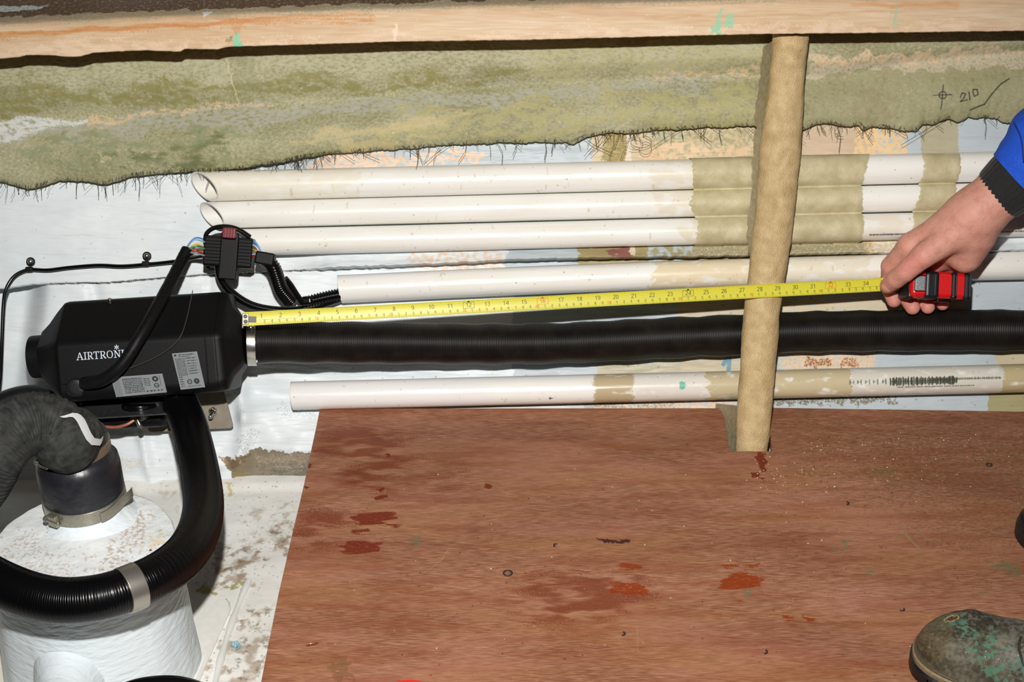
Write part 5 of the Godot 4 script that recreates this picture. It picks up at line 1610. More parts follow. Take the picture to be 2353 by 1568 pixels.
# ---------------------------------------------------------------- white moulded housing at the lower left
func housing() -> void:
	var c := Vector3(-0.5, 0, 0.504)
	var f := noise(14, 1.0)
	var m := Mesher.new()
	var seg := 128
	var top := 0.0886
	var prof := [Vector2(0.117, BILGE - 0.004), Vector2(0.1165, BILGE + 0.01), Vector2(0.113, BILGE + 0.05), Vector2(0.110, BILGE + 0.1), Vector2(0.107, BILGE + 0.15), Vector2(0.1058, BILGE + 0.18), Vector2(0.1045, top - 0.003), Vector2(0.1035, top - 0.001), Vector2(0.1018, top)]
	for q in 10:
		var r := lerpf(0.098, 0.0, (q + 1) / 10.0)
		prof.append(Vector2(r, top + 0.004 * (1.0 - r / 0.1)))
	var first := 0
	for k in prof.size():
		for s in seg + 1:
			var an := TAU * s / seg
			var q: Vector2 = prof[k]
			var d := Vector3(cos(an), 0, sin(an))
			var r := q.x
			if k < 8:
				r += f.get_noise_3d(cos(an) * 2.0, sin(an) * 2.0, q.y * 12.0) * 0.003
			m.p(c + d * r + Vector3(0, q.y + f.get_noise_2d(d.x * r * 14.0, d.z * r * 14.0) * 0.002, 0), Vector2(0.5 + d.x * r * 4.0, 0.5 + d.z * r * 4.0))
	for k in prof.size() - 1:
		for s in seg:
			var q := k * (seg + 1) + s
			m.quad(q, q + seg + 1, q + seg + 2, q + 1)
	var p := Paint.new(Vector2(-0.125, -0.125), Vector2(0.125, 0.125), 640, 151)
	p.ground(rgb(222, 228, 230), rgb(232, 236, 238), Vector2(10, 10), Vector2(60, 60), 0.3)
	var grit := rgb(160, 130, 104)
	p.patch([Vector2(0.035, 0.05), Vector2(0.07, 0.05), Vector2(0.075, 0.0), Vector2(0.05, -0.05), Vector2(0.02, -0.05), Vector2(0.045, 0.0)], grit, 0.5, 0.02, 0.42, 40.0, 150.0, Vector2.ONE, 0.01)
	p.patch([Vector2(-0.09, 0.03), Vector2(-0.05, 0.0), Vector2(-0.03, -0.03), Vector2(0.04, -0.06), Vector2(0.0, -0.09), Vector2(-0.07, -0.06), Vector2(-0.1, -0.01)], grit, 0.4, 0.03, 0.3, 40.0, 150.0, Vector2.ONE, 0.01)
	p.patch([Vector2(0.075, 0.02), Vector2(0.095, 0.01), Vector2(0.09, -0.02), Vector2(0.074, -0.012)], rgb(224, 208, 182), 0.8, 0.014)
	p.specks(rng, Vector2(-0.1, -0.1), Vector2(0.1, 0.1), 240, 0.0003, 0.001, rgb(110, 90, 70), 0.6)
	p.dot(Vector2(0.083, -0.018), 0.0016, rgb(60, 62, 66), 0.9)
	var hm := mat("housing paint", Color.WHITE, 0.32)
	hm.albedo_texture = p.texture()
	relief(hm, grain(152, 0.018, 512, 512, 4), 0.12)
	# the texture lies on top in plan: x to the right, z downward
	for k in m.v.size():
		m.t[k] = p.uv(Vector2(m.v[k].x - c.x, -(m.v[k].z - c.z)))
	var side := matte(mat("housing side paint", rgb(216, 225, 230), 0.42), 0.36)
	relief(side, grain(153, 0.03, 256, 640, 4), 0.16, 5.0)
	var root := thing("moulded_housing", "white painted round moulded housing with a flat gritty top at the lower left", "housing", Vector3(c.x, BILGE, c.z))
	var lower := Mesher.new()
	var upper := Mesher.new()
	for part in 2:
		var t := lower if part == 0 else upper
		var from := 0 if part == 0 else 6
		var upto := 6 if part == 0 else prof.size() - 1
		for k in range(from * (seg + 1), (upto + 1) * (seg + 1)):
			t.p(m.v[k], m.t[k])
		for k in upto - from:
			for s in seg:
				var q := k * (seg + 1) + s
				t.quad(q, q + seg + 1, q + seg + 2, q + 1)
	# a rounded spout runs out of its side towards the lower left
	put("top", upper, hm, root)
	var bones := []
	bones.append([Vector3(c.x - 0.012, -0.012, c.z + 0.03), Vector3(c.x + 0.008, -0.04, c.z + 0.25), 0.030, 0.031, 0.02])
	put("side_wall", lower, side, root)
	var spout := Mesher.new()
	flesh(spout, [bones[0], [Vector3(c.x - 0.008, -0.014, c.z + 0.072), Vector3(c.x - 0.006, -0.04, c.z + 0.075), 0.030, 0.040, 0.05]], 0.004, func(q): return q)
	put("spout", spout, side, root)
	# neck
	var neck := Mesher.new()
	lathe(neck, NECK - NECK_UP.normalized() * 0.032, NECK_UP, [Vector2(0.066, 0.022), Vector2(0.059, 0.0285), Vector2(0.052, 0.033), Vector2(0.0465, 0.039), Vector2(0.0432, 0.047), Vector2(0.042, 0.06), Vector2(0.0415, 0.075), Vector2(0.039, 0.078), Vector2(0.0, 0.078)], 64)
	put("neck", neck, side, root)


const NECK := Vector3(-0.5062, 0.0905, 0.452)
const NECK_UP := Vector3(-0.05, 1.0, -0.05)


# ---------------------------------------------------------------- grey bellows on the housing
func bellows() -> void:
	var up := NECK_UP.normalized()
	var root := thing("bellows_hose", "thick grey ribbed bellows hose arching off a black rubber cuff on the housing", "hose", NECK)
	var cuff := Mesher.new()
	lathe(cuff, NECK + up * 0.013, up, [Vector2(0.0435, 0.0), Vector2(0.0462, 0.001), Vector2(0.0468, 0.006), Vector2(0.0468, 0.020), Vector2(0.0478, 0.024), Vector2(0.0482, 0.052), Vector2(0.0470, 0.062), Vector2(0.0425, 0.068), Vector2(0.0402, 0.071), Vector2(0.0398, 0.094), Vector2(0.039, 0.096), Vector2(0.034, 0.096)], 64)
	var cm := mottled("cuff rubber", rgb(24, 25, 30), rgb(44, 44, 50), 0.36, 8.0, 161, 0.015)
	relief(cm, grain(162, 0.05, 256, 256, 4), 0.03)
	put("rubber_cuff", cuff, cm, root)
	var old := mottled("old steel", rgb(150, 146, 130), rgb(176, 172, 158), 0.36, 20.0, 163)
	old.metallic = 0.8
	# two clamps: wide at the neck, narrow below the bellows
	clamp_band(root, "neck_clamp", "wide worn steel clamp on the white neck", NECK + up * 0.023, up + Vector3(0.0, 0, 0.05), 0.0472, 0.017, Vector3(-0.5, 0, 0.85), old)
	var tail := Mesher.new()
	tail.grid(24, 1, func(s, t):
		var an := lerpf(0.95, 0.05, s)
		var r = 0.0492 + 0.016 * smoothstep(0.55, 1.0, s) * (s - 0.4)
		var b = Vector3(cos(an), 0, sin(an)) * r
		return NECK + up * (0.016 + 0.0125 * t) + b + Vector3(0, 0.012 * s * s, 0))
	put("clamp_tail", tail, old, root)
	clamp_band(root, "bellows_clamp", "narrow worn steel clamp under the bellows", NECK + up * 0.093, up, 0.0405, 0.012, Vector3(-0.55, 0, 0.8), old)
	var path := spline([NECK + up * 0.08, NECK + up * 0.105, Vector3(-0.5092, 0.2084, 0.4757), Vector3(-0.5216, 0.225, 0.4722), Vector3(-0.5422, 0.2347, 0.4783), Vector3(-0.5627, 0.2338, 0.496), Vector3(-0.5797, 0.2166, 0.5169), Vector3(-0.5998, 0.1846, 0.5232), Vector3(-0.6372, 0.14, 0.5022), Vector3(-0.697, 0.0848, 0.4642), Vector3(-0.769, 0.0351, 0.4232)], 0.003)
	var f := noise(15, 1.0)
	var m := Mesher.new()
	var even := along(path, 0.0010)
	tube(m, even, func(a, g, an):
		return 0.0355 + 0.0010 * cos(TAU * g / 0.0040 + an) + 0.0010 * f.get_noise_3d(cos(an) * 3.0, sin(an) * 3.0, g * 30.0), 48, true, Vector2.ONE, WOUT)
	var bm := matte(mottled("bellows", rgb(28, 30, 30), rgb(80, 80, 76), 0.68, 7.0, 164, 0.02), 0.24)
	relief(bm, grain(165, 0.04, 256, 256, 4), 0.04)
	put("ribbed_bellows", m, bm, root)
	var scuff := Mesher.new()
	scuff.grid(5, 14, func(s, t):
		var q := int(lerpf(48.0, 84.0, t))
		var dir: Vector3 = (even[q + 3] - even[q]).normalized()
		var out := (Vector3(0.90, 0.25, 0.36) - dir * dir.dot(Vector3(0.90, 0.25, 0.36))).normalized()
		var sd := dir.cross(out)
		return even[q] + (out * cos((s - 0.5) * 0.3 * sin(PI * t)) + sd * sin((s - 0.5) * 0.3 * sin(PI * t))) * 0.0396)
	put("tape_scrap", scuff, mat("scrap", rgb(196, 198, 200), 0.5), root)


# ---------------------------------------------------------------- module, looms and cables
func wiring() -> void:
	var root := thing("wiring_module", "black finned wiring module with a dark red clip, fixed among the conduit ends", "module", H(-0.4053, 0.1119, 0.045))
	var m := Mesher.new()
	var ax := hvdir(1.0, -0.07, 0.0)
	var xf := frame(ax, VUP, H(-0.3987, 0.1252, 0.083))
	rbox(m, xf, Vector3(0.0685, 0.0428, 0.028), 0.003)
	put("case", m, M.black_plastic, root)
	for k in 9:
		for s in [-1.0, 1.0]:
			var fin := Mesher.new()
			rbox(fin, xf * Transform3D(Basis.IDENTITY, Vector3(s * 0.0225 + 0.002, -0.018 + k * 0.0046, 0.015)), Vector3(0.021, 0.0017, 0.005), 0.0006)
			put("cooling_fin", fin, M.black_plastic, root)
	var mid := Mesher.new()
	rbox(mid, xf * Transform3D(Basis.IDENTITY, Vector3(0.003, -0.006, 0.0155)), Vector3(0.025, 0.066, 0.010), 0.002)
	put("plug_body", mid, M.black_plastic, root)
	var foot := Mesher.new()
	rbox(foot, xf * Transform3D(Basis.IDENTITY, Vector3(0.004, -0.027, 0.008)), Vector3(0.022, 0.020, 0.016), 0.002)
	put("plug_foot", foot, M.black_plastic, root)
	var red := Mesher.new()
	rbox(red, frame(ax, VUP, H(-0.3929, 0.15, 0.113)), Vector3(0.0185, 0.0145, 0.009), 0.0016)
	for k in 4:
		rbox(red, frame(ax, VUP, H(-0.3921, 0.1497, 0.1175)) * Transform3D(Basis.IDENTITY, Vector3(-0.006 + k * 0.004, 0, 0)), Vector3(0.0022, 0.0138, 0.0016), 0.0005)
	tag(put("red_clip", red, mat("red clip", rgb(112, 20, 30), 0.34), root), "dark red ribbed clip", "")
	var strap := Mesher.new()
	tube(strap, spline([H(-0.431, 0.137, 0.09), H(-0.4287, 0.1501, 0.095), H(-0.4171, 0.1584, 0.098), H(-0.3993, 0.16, 0.102), H(-0.3826, 0.1559, 0.1), H(-0.3673, 0.1459, 0.094)], 0.003), 0.0045, 12, true, Vector2(1.0, 0.7), WOUT)
	put("cover_strap", strap, M.black_plastic, root)
	# coloured wires, each one: left of the module, then right
	var wires := [["blue wire", rgb(70, 130, 200)], ["pale blue wire", rgb(130, 176, 216)], ["white wire", rgb(220, 222, 224)], ["yellow wire", rgb(214, 186, 40)], ["green wire", rgb(80, 150, 120)], ["brown wire", rgb(146, 90, 50)], ["red wire", rgb(186, 44, 36)], ["grey wire", rgb(150, 154, 158)]]
	for k in 8:
		var w := Mesher.new()
		var y := 552.0 + k * 5.2
		var lift := 0.006 * sin(k * 2.1)
		var hand := Vector3(-0.4298, 0.1419 - k * 0.0032, 0.09 + lift)
		var mid_ := Vector3(-0.4435, 0.1437 - k * 0.0030, 0.102 + lift)
		var end := Vector3(-0.4581 + k * 0.0008, 0.1266 - k * 0.0006, 0.1)
		tube(w, spline([hv(hand), hv(mid_), hv(end), hv(end + Vector3(-0.004, -0.010, 0.002))], 0.003), 0.0011, 8)
		tag(put("loom_wire", w, mat(wires[k][0], wires[k][1], 0.4), root), wires[k][0], "")
	for k in 8:
		var w := Mesher.new()
		var c: Array = wires[[1, 0, 2, 5, 3, 7, 2, 6][k]]
		var hand := Vector3(-0.3674, 0.1444 - k * 0.0038, 0.09)
		var end := Vector3(-0.351 - k * 0.0006, 0.123 - k * 0.0012, 0.095)
		var mid_ := hand.lerp(end, 0.55) + Vector3(0.002, 0.003, 0.006)
		tube(w, spline([hv(hand), hv(mid_), hv(end), hv(end + Vector3(0.006, -0.006, 0))], 0.003), 0.0011, 8)
		tag(put("loom_wire", w, mat(c[0], c[1], 0.4), root), c[0], "")
	# loom sleeve from the module down to the heater
	var loom := Mesher.new()
	var f := noise(16, 1.0)
	tube(loom, spline([H(-0.4549, 0.128, 0.098), H(-0.462, 0.1085, 0.11), H(-0.4695, 0.0814, 0.135), H(-0.4798, 0.0447, 0.172), H(-0.4956, 0.0052, 0.198), H(-0.5184, -0.0312, 0.204), H(-0.5443, -0.051, 0.198), H(-0.5652, -0.0558, 0.192), H(-0.5733, -0.0566, 0.186)], 0.003), func(a, g, an): return 0.0082 + 0.0004 * a + 0.0004 * f.get_noise_3d(cos(an), sin(an), g * 160.0), 20)
	tag(put("loom_sleeve", loom, matte(mottled("loom", rgb(11, 11, 12), rgb(22, 22, 24), 0.5, 14.0, 171), 0.3)), "black taped cable loom dropping from the wiring module across the heater", "cable sleeve")
	# split conduit to the right
	var con := thing("corrugated_sleeve", "black corrugated cable sleeve curving from the wiring module down to the conduit", "cable sleeve", H(-0.3221, 0.0773, 0.05))
	var cp := spline([H(-0.3504, 0.1171, 0.096), H(-0.3367, 0.1062, 0.094), H(-0.3313, 0.0907, 0.086), H(-0.3273, 0.0751, 0.076), H(-0.3202, 0.0626, 0.062), H(-0.3163, 0.0572, 0.055)], 0.003)
	var cm := Mesher.new()
	ribbed(cm, cp, 0.0098, 0.0034, 0.0009, 24)
	put("corrugated_tube", cm, M.black_gloss, con)
	var col := Mesher.new()
	rbox(col, frame(hvdir(0.62, 0.5, 0), hvdir(-0.5, 0.62, 0), H(-0.3456, 0.1153, 0.096)) * Transform3D(Basis(Vector3(0, 0, 1), 0.72), Vector3.ZERO), Vector3(0.018, 0.027, 0.022), 0.003)
	put("end_collar", col, M.black_plastic, con)
	var lead := Mesher.new()
	tube(lead, spline([H(-0.3221, 0.0889, 0.07), H(-0.3153, 0.0794, 0.062), H(-0.3075, 0.0659, 0.056), H(-0.2996, 0.0536, 0.05)], 0.003), 0.0044, 12)
	put("lead", lead, M.black_gloss, con)
	var stub := Mesher.new()
	ribbed(stub, spline([H(-0.2977, 0.055, 0.046), H(-0.2795, 0.0601, 0.042), H(-0.2614, 0.0646, 0.036), H(-0.2374, 0.0694, 0.026)], 0.003), 0.0082, 0.0042, 0.0012, 20)
	put("corrugated_tube", stub, M.black_gloss, con)
	var knot := Mesher.new()
	rbox(knot, frame(Vector3(1, 0.1, 0), VUP, H(-0.2936, 0.0574, 0.048)), Vector3(0.018, 0.014, 0.014), 0.005, 3)
	put("cable_tie", knot, M.black_gloss, con)
	# heavy black cable looping below
	var loop := Mesher.new()
	tube(loop, spline([H(-0.4128, 0.122, 0.086), H(-0.4144, 0.1068, 0.084), H(-0.4113, 0.0886, 0.078), H(-0.3981, 0.0692, 0.07), H(-0.3729, 0.0521, 0.062), H(-0.3432, 0.0448, 0.054), H(-0.3102, 0.0444, 0.046), H(-0.28, 0.0508, 0.038), H(-0.2523, 0.0605, 0.028), H(-0.2301, 0.0669, 0.024)], 0.003), 0.0056, 18)
	tag(put("heavy_cable", loop, M.black_gloss), "thick glossy black cable looping under the module into the conduit end", "cable")
	var eye := Mesher.new()
	tube(eye, spline([H(-0.4302, 0.1161, 0.07), H(-0.4333, 0.1087, 0.07), H(-0.429, 0.1025, 0.07), H(-0.4215, 0.1025, 0.07), H(-0.4178, 0.1087, 0.07)], 0.002), 0.0022, 10)
	put("cable_eye", eye, M.black_gloss, root)
	# thin lead along the hull with two clips
	var thin := Mesher.new()
	tube(thin, spline([H(-0.7594, -0.1611, 0.03), H(-0.7488, -0.1172, 0.028), H(-0.7437, -0.0762, 0.028), H(-0.7406, -0.0479, 0.028), H(-0.738, -0.0038, 0.03), H(-0.7355, 0.0529, 0.03), H(-0.7317, 0.0749, 0.03), H(-0.7226, 0.092, 0.027), H(-0.7098, 0.101, 0.024), H(-0.6965, 0.1036, 0.022), H(-0.6738, 0.103, 0.022), H(-0.6422, 0.1068, 0.022), H(-0.6011, 0.1099, 0.022), H(-0.5664, 0.1087, 0.022), H(-0.5316, 0.1112, 0.022), H(-0.4897, 0.1154, 0.026), H(-0.4384, 0.1216, 0.06), H(-0.423, 0.1226, 0.075)], 0.004), 0.0026, 12)
	tag(put("thin_cable", thin, M.black_gloss), "thin black cable clipped along the white hull to the wiring module", "cable")
	for s in [[Vector3(-0.7003, 0.107, 0.018), "black cable clip with a bright screw nearer the left edge"], [Vector3(-0.5314, 0.1152, 0.018), "black cable clip with a bright screw nearer the wiring module"]]:
		var c: Vector3 = s[0]
		var clip := thing("cable_clip", s[1], "cable clip", hv(c), "clips on the thin cable")
		var saddle := Mesher.new()
		var sx := frame(hvdir(1, 0.03, 0), VUP, hv(c + Vector3(0, -0.003, 0.005)))
		rbox(saddle, sx, Vector3(0.0105, 0.0075, 0.009), 0.0022, 3)
		put("saddle", saddle, M.black_plastic, clip)
		var tab := Mesher.new()
		lathe(tab, hv(c + Vector3(0.001, 0.0085, 0.001)), WOUT, [Vector2(0.0, 0.0), Vector2(0.0062, 0.0), Vector2(0.0062, 0.0026), Vector2(0.0054, 0.0034), Vector2(0.0, 0.0034)], 20)
		put("clip_tab", tab, M.black_plastic, clip)
		var screw := Mesher.new()
		lathe(screw, hv(c + Vector3(0.001, 0.0085, 0.0044)), WOUT, [Vector2(0.0040, 0.0), Vector2(0.0036, 0.0014), Vector2(0.0022, 0.0024), Vector2(0.0, 0.0028)], 16)
		put("screw_head", screw, M.steel, clip)


# ---------------------------------------------------------------- tape measure
const TAPE_A := Vector3(-0.3615, 0.0292, 0.186)
const TAPE_B := Vector3(0.5561, 0.0814, 0.089)


func on_tape(along_: float, across: float, lift: float) -> Vector3:
	# metres from the hook, metres above the blade's middle line
	var d := TAPE_B - TAPE_A
	var dir := d.normalized()
	var c := TAPE_A + dir * along_
	var x := across / 0.0092
	return hv(c + Vector3(-dir.y, dir.x, 0) * across + Vector3(0, 0, 0.0011 * x * x + lift + 0.0012 * sin(along_ * 3.4)))


func tape_measure() -> void:
	var root := thing("tape_measure", "yellow tape measure stretched over the duct, its red and black case in the hand", "tape measure", hv(TAPE_B))
	var len := TAPE_A.distance_to(TAPE_B)
	var m := Mesher.new()
	m.grid(200, 8, func(s, t): return on_tape(s * len, (t - 0.5) * 0.0186, 0.0))
	m.grid(200, 8, func(s, t): return on_tape(s * len, (0.5 - t) * 0.0186, -0.0002))
	var ym := mat("yellow blade", rgb(212, 205, 58), 0.4)
	var blade := put("blade", m, ym, root)
	# the printed scale: inches along the upper edge, centimetres along the lower
	var black := Mesher.new()
	var red := Mesher.new()
	var font := SystemFont.new()
	font.font_names = PackedStringArray(["Droid Sans"])
	var cache := {}
	var put_text := func(mm: Mesher, text: String, size: float, x: float, y: float) -> void:
		if not cache.has(text):
			var tm := TextMesh.new()
			tm.text = text
			tm.font = font
			tm.font_size = 16
			tm.pixel_size = 1.0 / 16.0
			tm.depth = 0.0
			tm.curve_step = 3.0
			cache[text] = tm.get_mesh_arrays()
		var ar: Array = cache[text]
		var first := mm.v.size()
		for q: Vector3 in ar[Mesh.ARRAY_VERTEX]:
			mm.p(on_tape(x + q.x * size, y + q.y * size, 0.00025))
		var id: PackedInt32Array = ar[Mesh.ARRAY_INDEX]
		for k in range(0, id.size(), 3):
			mm.tri(first + id[k], first + id[k + 2], first + id[k + 1])
	var bar := func(mm: Mesher, x0: float, y0: float, x1: float, y1: float) -> void:
		mm.face([on_tape(x0, y0, 0.00022), on_tape(x1, y0, 0.00022), on_tape(x1, y1, 0.00022), on_tape(x0, y1, 0.00022)])
	for k in range(1, 36):
		var x := k * 0.0254
		var ink := red if k % 16 == 0 else black
		put_text.call(ink, str(k), 0.0076, x, 0.0026)
		if k % 16 == 0 or k % 12 == 0:
			var w := 0.0078
			bar.call(ink, x - w, 0.0062, x + w, 0.0066)
			bar.call(ink, x - w, -0.0014, x + w, -0.0018)
			bar.call(ink, x - w, -0.0018, x - w + 0.0005, 0.0066)
			bar.call(ink, x + w - 0.0005, -0.0018, x + w, 0.0066)
			ink.face([on_tape(x - 0.002, 0.0066, 0.0002), on_tape(x + 0.002, 0.0066, 0.0002), on_tape(x, 0.0088, 0.0002)])
		for s in 16:
			var xx := x + s * 0.0254 / 16.0
			var l := 0.0030 if s == 0 else (0.0022 if s == 8 else (0.0017 if s % 4 == 0 else 0.0011))
			if k < 35:
				bar.call(black, xx - 0.00012, 0.0088 - l, xx + 0.00012, 0.0090)
	for k in range(3, 90):
		var x := k * 0.01
		put_text.call(red if k % 10 == 0 else black, str(k) if k % 10 == 0 else str(k % 10), 0.0056 if k % 10 == 0 else 0.0046, x - 0.0012, -0.0044)
		bar.call(black, x - 0.00014, -0.0090, x + 0.00014, -0.0022)
		for s in range(1, 10):
			var xx := x + s * 0.001
			bar.call(black, xx - 0.0001, -0.0090, xx + 0.0001, -0.0090 + (0.0020 if s == 5 else 0.0013))
	bar.call(black, 0.02, -0.0022, 0.89, -0.00195)
	for s in [[0.0635, "MADE"], [0.09, "5m"], [0.113, "16ft ENGLAND"]]:
		pass
	put("scale_print", black, mat("black print", rgb(24, 26, 12), 0.5), blade)
	tag(put("scale_print", red, mat("red print", rgb(206, 66, 20), 0.5), blade), "red figures", "")
	var hook := Mesher.new()
	rbox(hook, frame(hvdir(1, -0.02, -0.1), VUP, on_tape(0.0042, 0.0, 0.0016)), Vector3(0.0085, 0.015, 0.0016), 0.0007)
	rbox(hook, frame(hvdir(1, -0.02, -0.1), VUP, on_tape(0.0, -0.002, -0.004)), Vector3(0.0016, 0.02, 0.012), 0.0006)
	for k in 2:
		lathe(hook, on_tape(0.0045, -0.0035 + 0.007 * k, 0.0022), WOUT, [Vector2(0.0028, 0.0), Vector2(0.0024, 0.0012), Vector2(0.0, 0.0016)], 12)
	put("end_hook", hook, mat("hook", rgb(128, 126, 118), 0.3, 0.35), blade)
	var rv := Mesher.new()
	rbox(rv, frame(hvdir(1, -0.02, -0.1), VUP, on_tape(0.0135, -0.001, 0.001)), Vector3(0.010, 0.008, 0.001), 0.0004)
	put("hook_tongue", rv, mat("hook tongue", rgb(40, 38, 32), 0.4, 0.2), blade)
	# the case, its top towards the cabin
	var ax := hvdir(1.0, -0.045, -0.05)
	var xf := frame(ax, VUP, H(0.5895, 0.0771, 0.107))
	var w := 0.0838
	var h := 0.0368
	var body := Mesher.new()
	rbox(body, xf, Vector3(w, h, 0.052), 0.0075, 4)
	var case_red := mat("red case", rgb(206, 16, 22), 0.22)
	case_red.clearcoat_enabled = true
	case_red.clearcoat = 0.5
	put("case", body, case_red, root)
	for s in [["grip_band", -0.0125, 0.0218, 0.0045], ["grip_band", 0.0185, 0.0098, 0.003], ["grip_band", 0.0372, 0.0125, 0.002]]:
		var g := Mesher.new()
		rbox(g, xf * Transform3D(Basis.IDENTITY, Vector3(s[1], -0.0006, 0.004)), Vector3(s[2], h + 0.0016, 0.048), 0.006, 4)
		put(s[0], g, M.black_rubber, root)
		for k in 2:
			var rib := Mesher.new()
			rbox(rib, xf * Transform3D(Basis.IDENTITY, Vector3(s[1] + (k - 0.5) * s[2] * 0.42, 0, 0.0282)), Vector3(s[2] * 0.16, h * 0.8, 0.0016), 0.0007)
			put("grip_rib", rib, M.black_rubber, root)
	var nose := Mesher.new()
	rbox(nose, xf * Transform3D(Basis.IDENTITY, Vector3(-w * 0.5 + 0.003, -0.0015, -0.004)), Vector3(0.010, h + 0.001, 0.046), 0.004, 3)
	put("nose_guard", nose, M.black_rubber, root)
	var win := Mesher.new()
	rbox(win, xf * Transform3D(Basis.IDENTITY, Vector3(-0.0295, 0.001, 0.0264)), Vector3(0.0128, 0.0195, 0.0016), 0.0007)
	var wm := mottled("scuffed window", rgb(60, 70, 76), rgb(196, 206, 206), 0.2, 30.0, 181, 0.03)
	tag(put("reading_window", win, wm, root), "scuffed grey window", "")
	var rim := Mesher.new()
	var loop := []
	for k in 29:
		var an := TAU * k / 28.0
		loop.append(xf * Vector3(-0.0295 + 0.0075 * clampf(cos(an) * 1.5, -1, 1), 0.001 + 0.0108 * clampf(sin(an) * 1.5, -1, 1), 0.0265))
	tube(rim, loop, 0.0007, 8, false)
	put("window_rim", rim, M.black_rubber, root)
	var clip := Mesher.new()
	rbox(clip, xf * Transform3D(Basis.IDENTITY, Vector3(0.0115, -h * 0.5 - 0.003, 0.002)), Vector3(0.021, 0.0028, 0.018), 0.0008)
	rbox(clip, xf * Transform3D(Basis.IDENTITY, Vector3(0.003, -h * 0.5 - 0.001, 0.002)), Vector3(0.003, 0.006, 0.016), 0.0008)
	put("belt_clip", clip, mat("dark clip", rgb(52, 34, 36), 0.24, 0.7), root)


# ---------------------------------------------------------------- the arm
func person() -> void:
	var root := thing("person", "person reaching in from the right in a blue sleeve, holding the tape measure", "person", H(0.6972, 0.2135, 0.06))
	var bones := [
		[Vector3(0.7874, 0.3295, 0.235), Vector3(0.7302, 0.2682, 0.205), 0.034, 0.034, 0.02],
		[Vector3(0.7302, 0.2682, 0.205), Vector3(0.6751, 0.2142, 0.18), 0.034, 0.0362, 0.02],
		[Vector3(0.6751, 0.2142, 0.18), Vector3(0.6278, 0.1706, 0.163), 0.0365, 0.0345, 0.02],
		[Vector3(0.6278, 0.1706, 0.163), Vector3(0.6045, 0.1508, 0.152), 0.0345, 0.030, 0.02],
		# palm: towards each knuckle
		[Vector3(0.6095, 0.1594, 0.155), Vector3(0.5488, 0.1305, 0.134), 0.029, 0.0185, 0.016],
		[Vector3(0.6165, 0.1455, 0.142), Vector3(0.5637, 0.1178, 0.106), 0.026, 0.017, 0.016],
		[Vector3(0.6255, 0.1345, 0.128), Vector3(0.5906, 0.1091, 0.086), 0.024, 0.016, 0.014],
		[Vector3(0.6306, 0.1287, 0.125), Vector3(0.6211, 0.1059, 0.076), 0.022, 0.014, 0.012],
		[Vector3(0.6289, 0.142, 0.15), Vector3(0.6234, 0.1161, 0.135), 0.030, 0.0225, 0.012],
		# index finger, behind the thumb and round under the blade
		[Vector3(0.5488, 0.1305, 0.134), Vector3(0.5295, 0.1046, 0.102), 0.0172, 0.0135, 0.006],
		[Vector3(0.5295, 0.1046, 0.102), Vector3(0.5346, 0.0784, 0.07), 0.0132, 0.0118, 0.003],
		[Vector3(0.5346, 0.0784, 0.07), Vector3(0.5415, 0.0574, 0.072), 0.0118, 0.0102, 0.003],
		# the other fingers pass behind the case and show below it
		[Vector3(0.5637, 0.1178, 0.106), Vector3(0.5566, 0.0891, 0.066), 0.016, 0.0128, 0.004],
		[Vector3(0.5566, 0.0891, 0.066), Vector3(0.5614, 0.0645, 0.062), 0.0126, 0.0120, 0.002],
		[Vector3(0.5614, 0.0645, 0.062), Vector3(0.568, 0.0475, 0.072), 0.0120, 0.0105, 0.002],
		[Vector3(0.5906, 0.1091, 0.086), Vector3(0.5905, 0.0832, 0.06), 0.015, 0.0122, 0.003],
		[Vector3(0.5905, 0.0832, 0.06), Vector3(0.5892, 0.0633, 0.06), 0.0120, 0.0112, 0.002],
		[Vector3(0.5892, 0.0633, 0.06), Vector3(0.5902, 0.0482, 0.07), 0.0112, 0.0100, 0.002],
		[Vector3(0.6211, 0.1059, 0.076), Vector3(0.6184, 0.0801, 0.058), 0.013, 0.0108, 0.003],
		[Vector3(0.6184, 0.0801, 0.058), Vector3(0.6128, 0.0633, 0.06), 0.0106, 0.0098, 0.002],
		[Vector3(0.6128, 0.0633, 0.06), Vector3(0.6117, 0.0519, 0.068), 0.0098, 0.0088, 0.002],
		# thumb, nearest the cabin
		[Vector3(0.6006, 0.1439, 0.165), Vector3(0.5567, 0.1154, 0.168), 0.021, 0.0168, 0.008],
		[Vector3(0.5567, 0.1154, 0.168), Vector3(0.5363, 0.0944, 0.152), 0.0166, 0.0138, 0.0025],
		[Vector3(0.5363, 0.0944, 0.152), Vector3(0.5288, 0.0856, 0.135), 0.0138, 0.0132, 0.0015],
		[Vector3(0.5288, 0.0856, 0.135), Vector3(0.5222, 0.0768, 0.114), 0.0132, 0.0112, 0.0015],
	]
	var m := Mesher.new()
	var f := noise(17, 1.0)
	var tips := [Vector3(0.5222, 0.0768, 0.114), Vector3(0.541, 0.0579, 0.074), Vector3(0.568, 0.0487, 0.072), Vector3(0.5902, 0.0494, 0.07), Vector3(0.6117, 0.0532, 0.068), Vector3(0.5381, 0.099, 0.178), Vector3(0.597, 0.1067, 0.085)]
	flesh(m, bones, 0.0026, func(q): return hv(q), func(q):
		var rosy := 0.0
		for t in tips:
			rosy = maxf(rosy, bump(q.distance_to(t) / 0.022))
		var n := f.get_noise_3d(q.x * 60.0, q.y * 60.0, q.z * 60.0) * 0.5 + f.get_noise_3d(q.x * 260.0, q.y * 260.0, q.z * 260.0) * 0.35
		var c := rgb(212, 156, 138).lerp(rgb(214, 138, 130), rosy * 0.8)
		c = c.lerp(rgb(182, 118, 102), clampf(n * 1.1 + 0.12, 0.0, 0.6))
		return c.srgb_to_linear())
	var sm := matte(mat("skin", Color.WHITE, 0.52), 0.4)
	sm.vertex_color_use_as_albedo = true
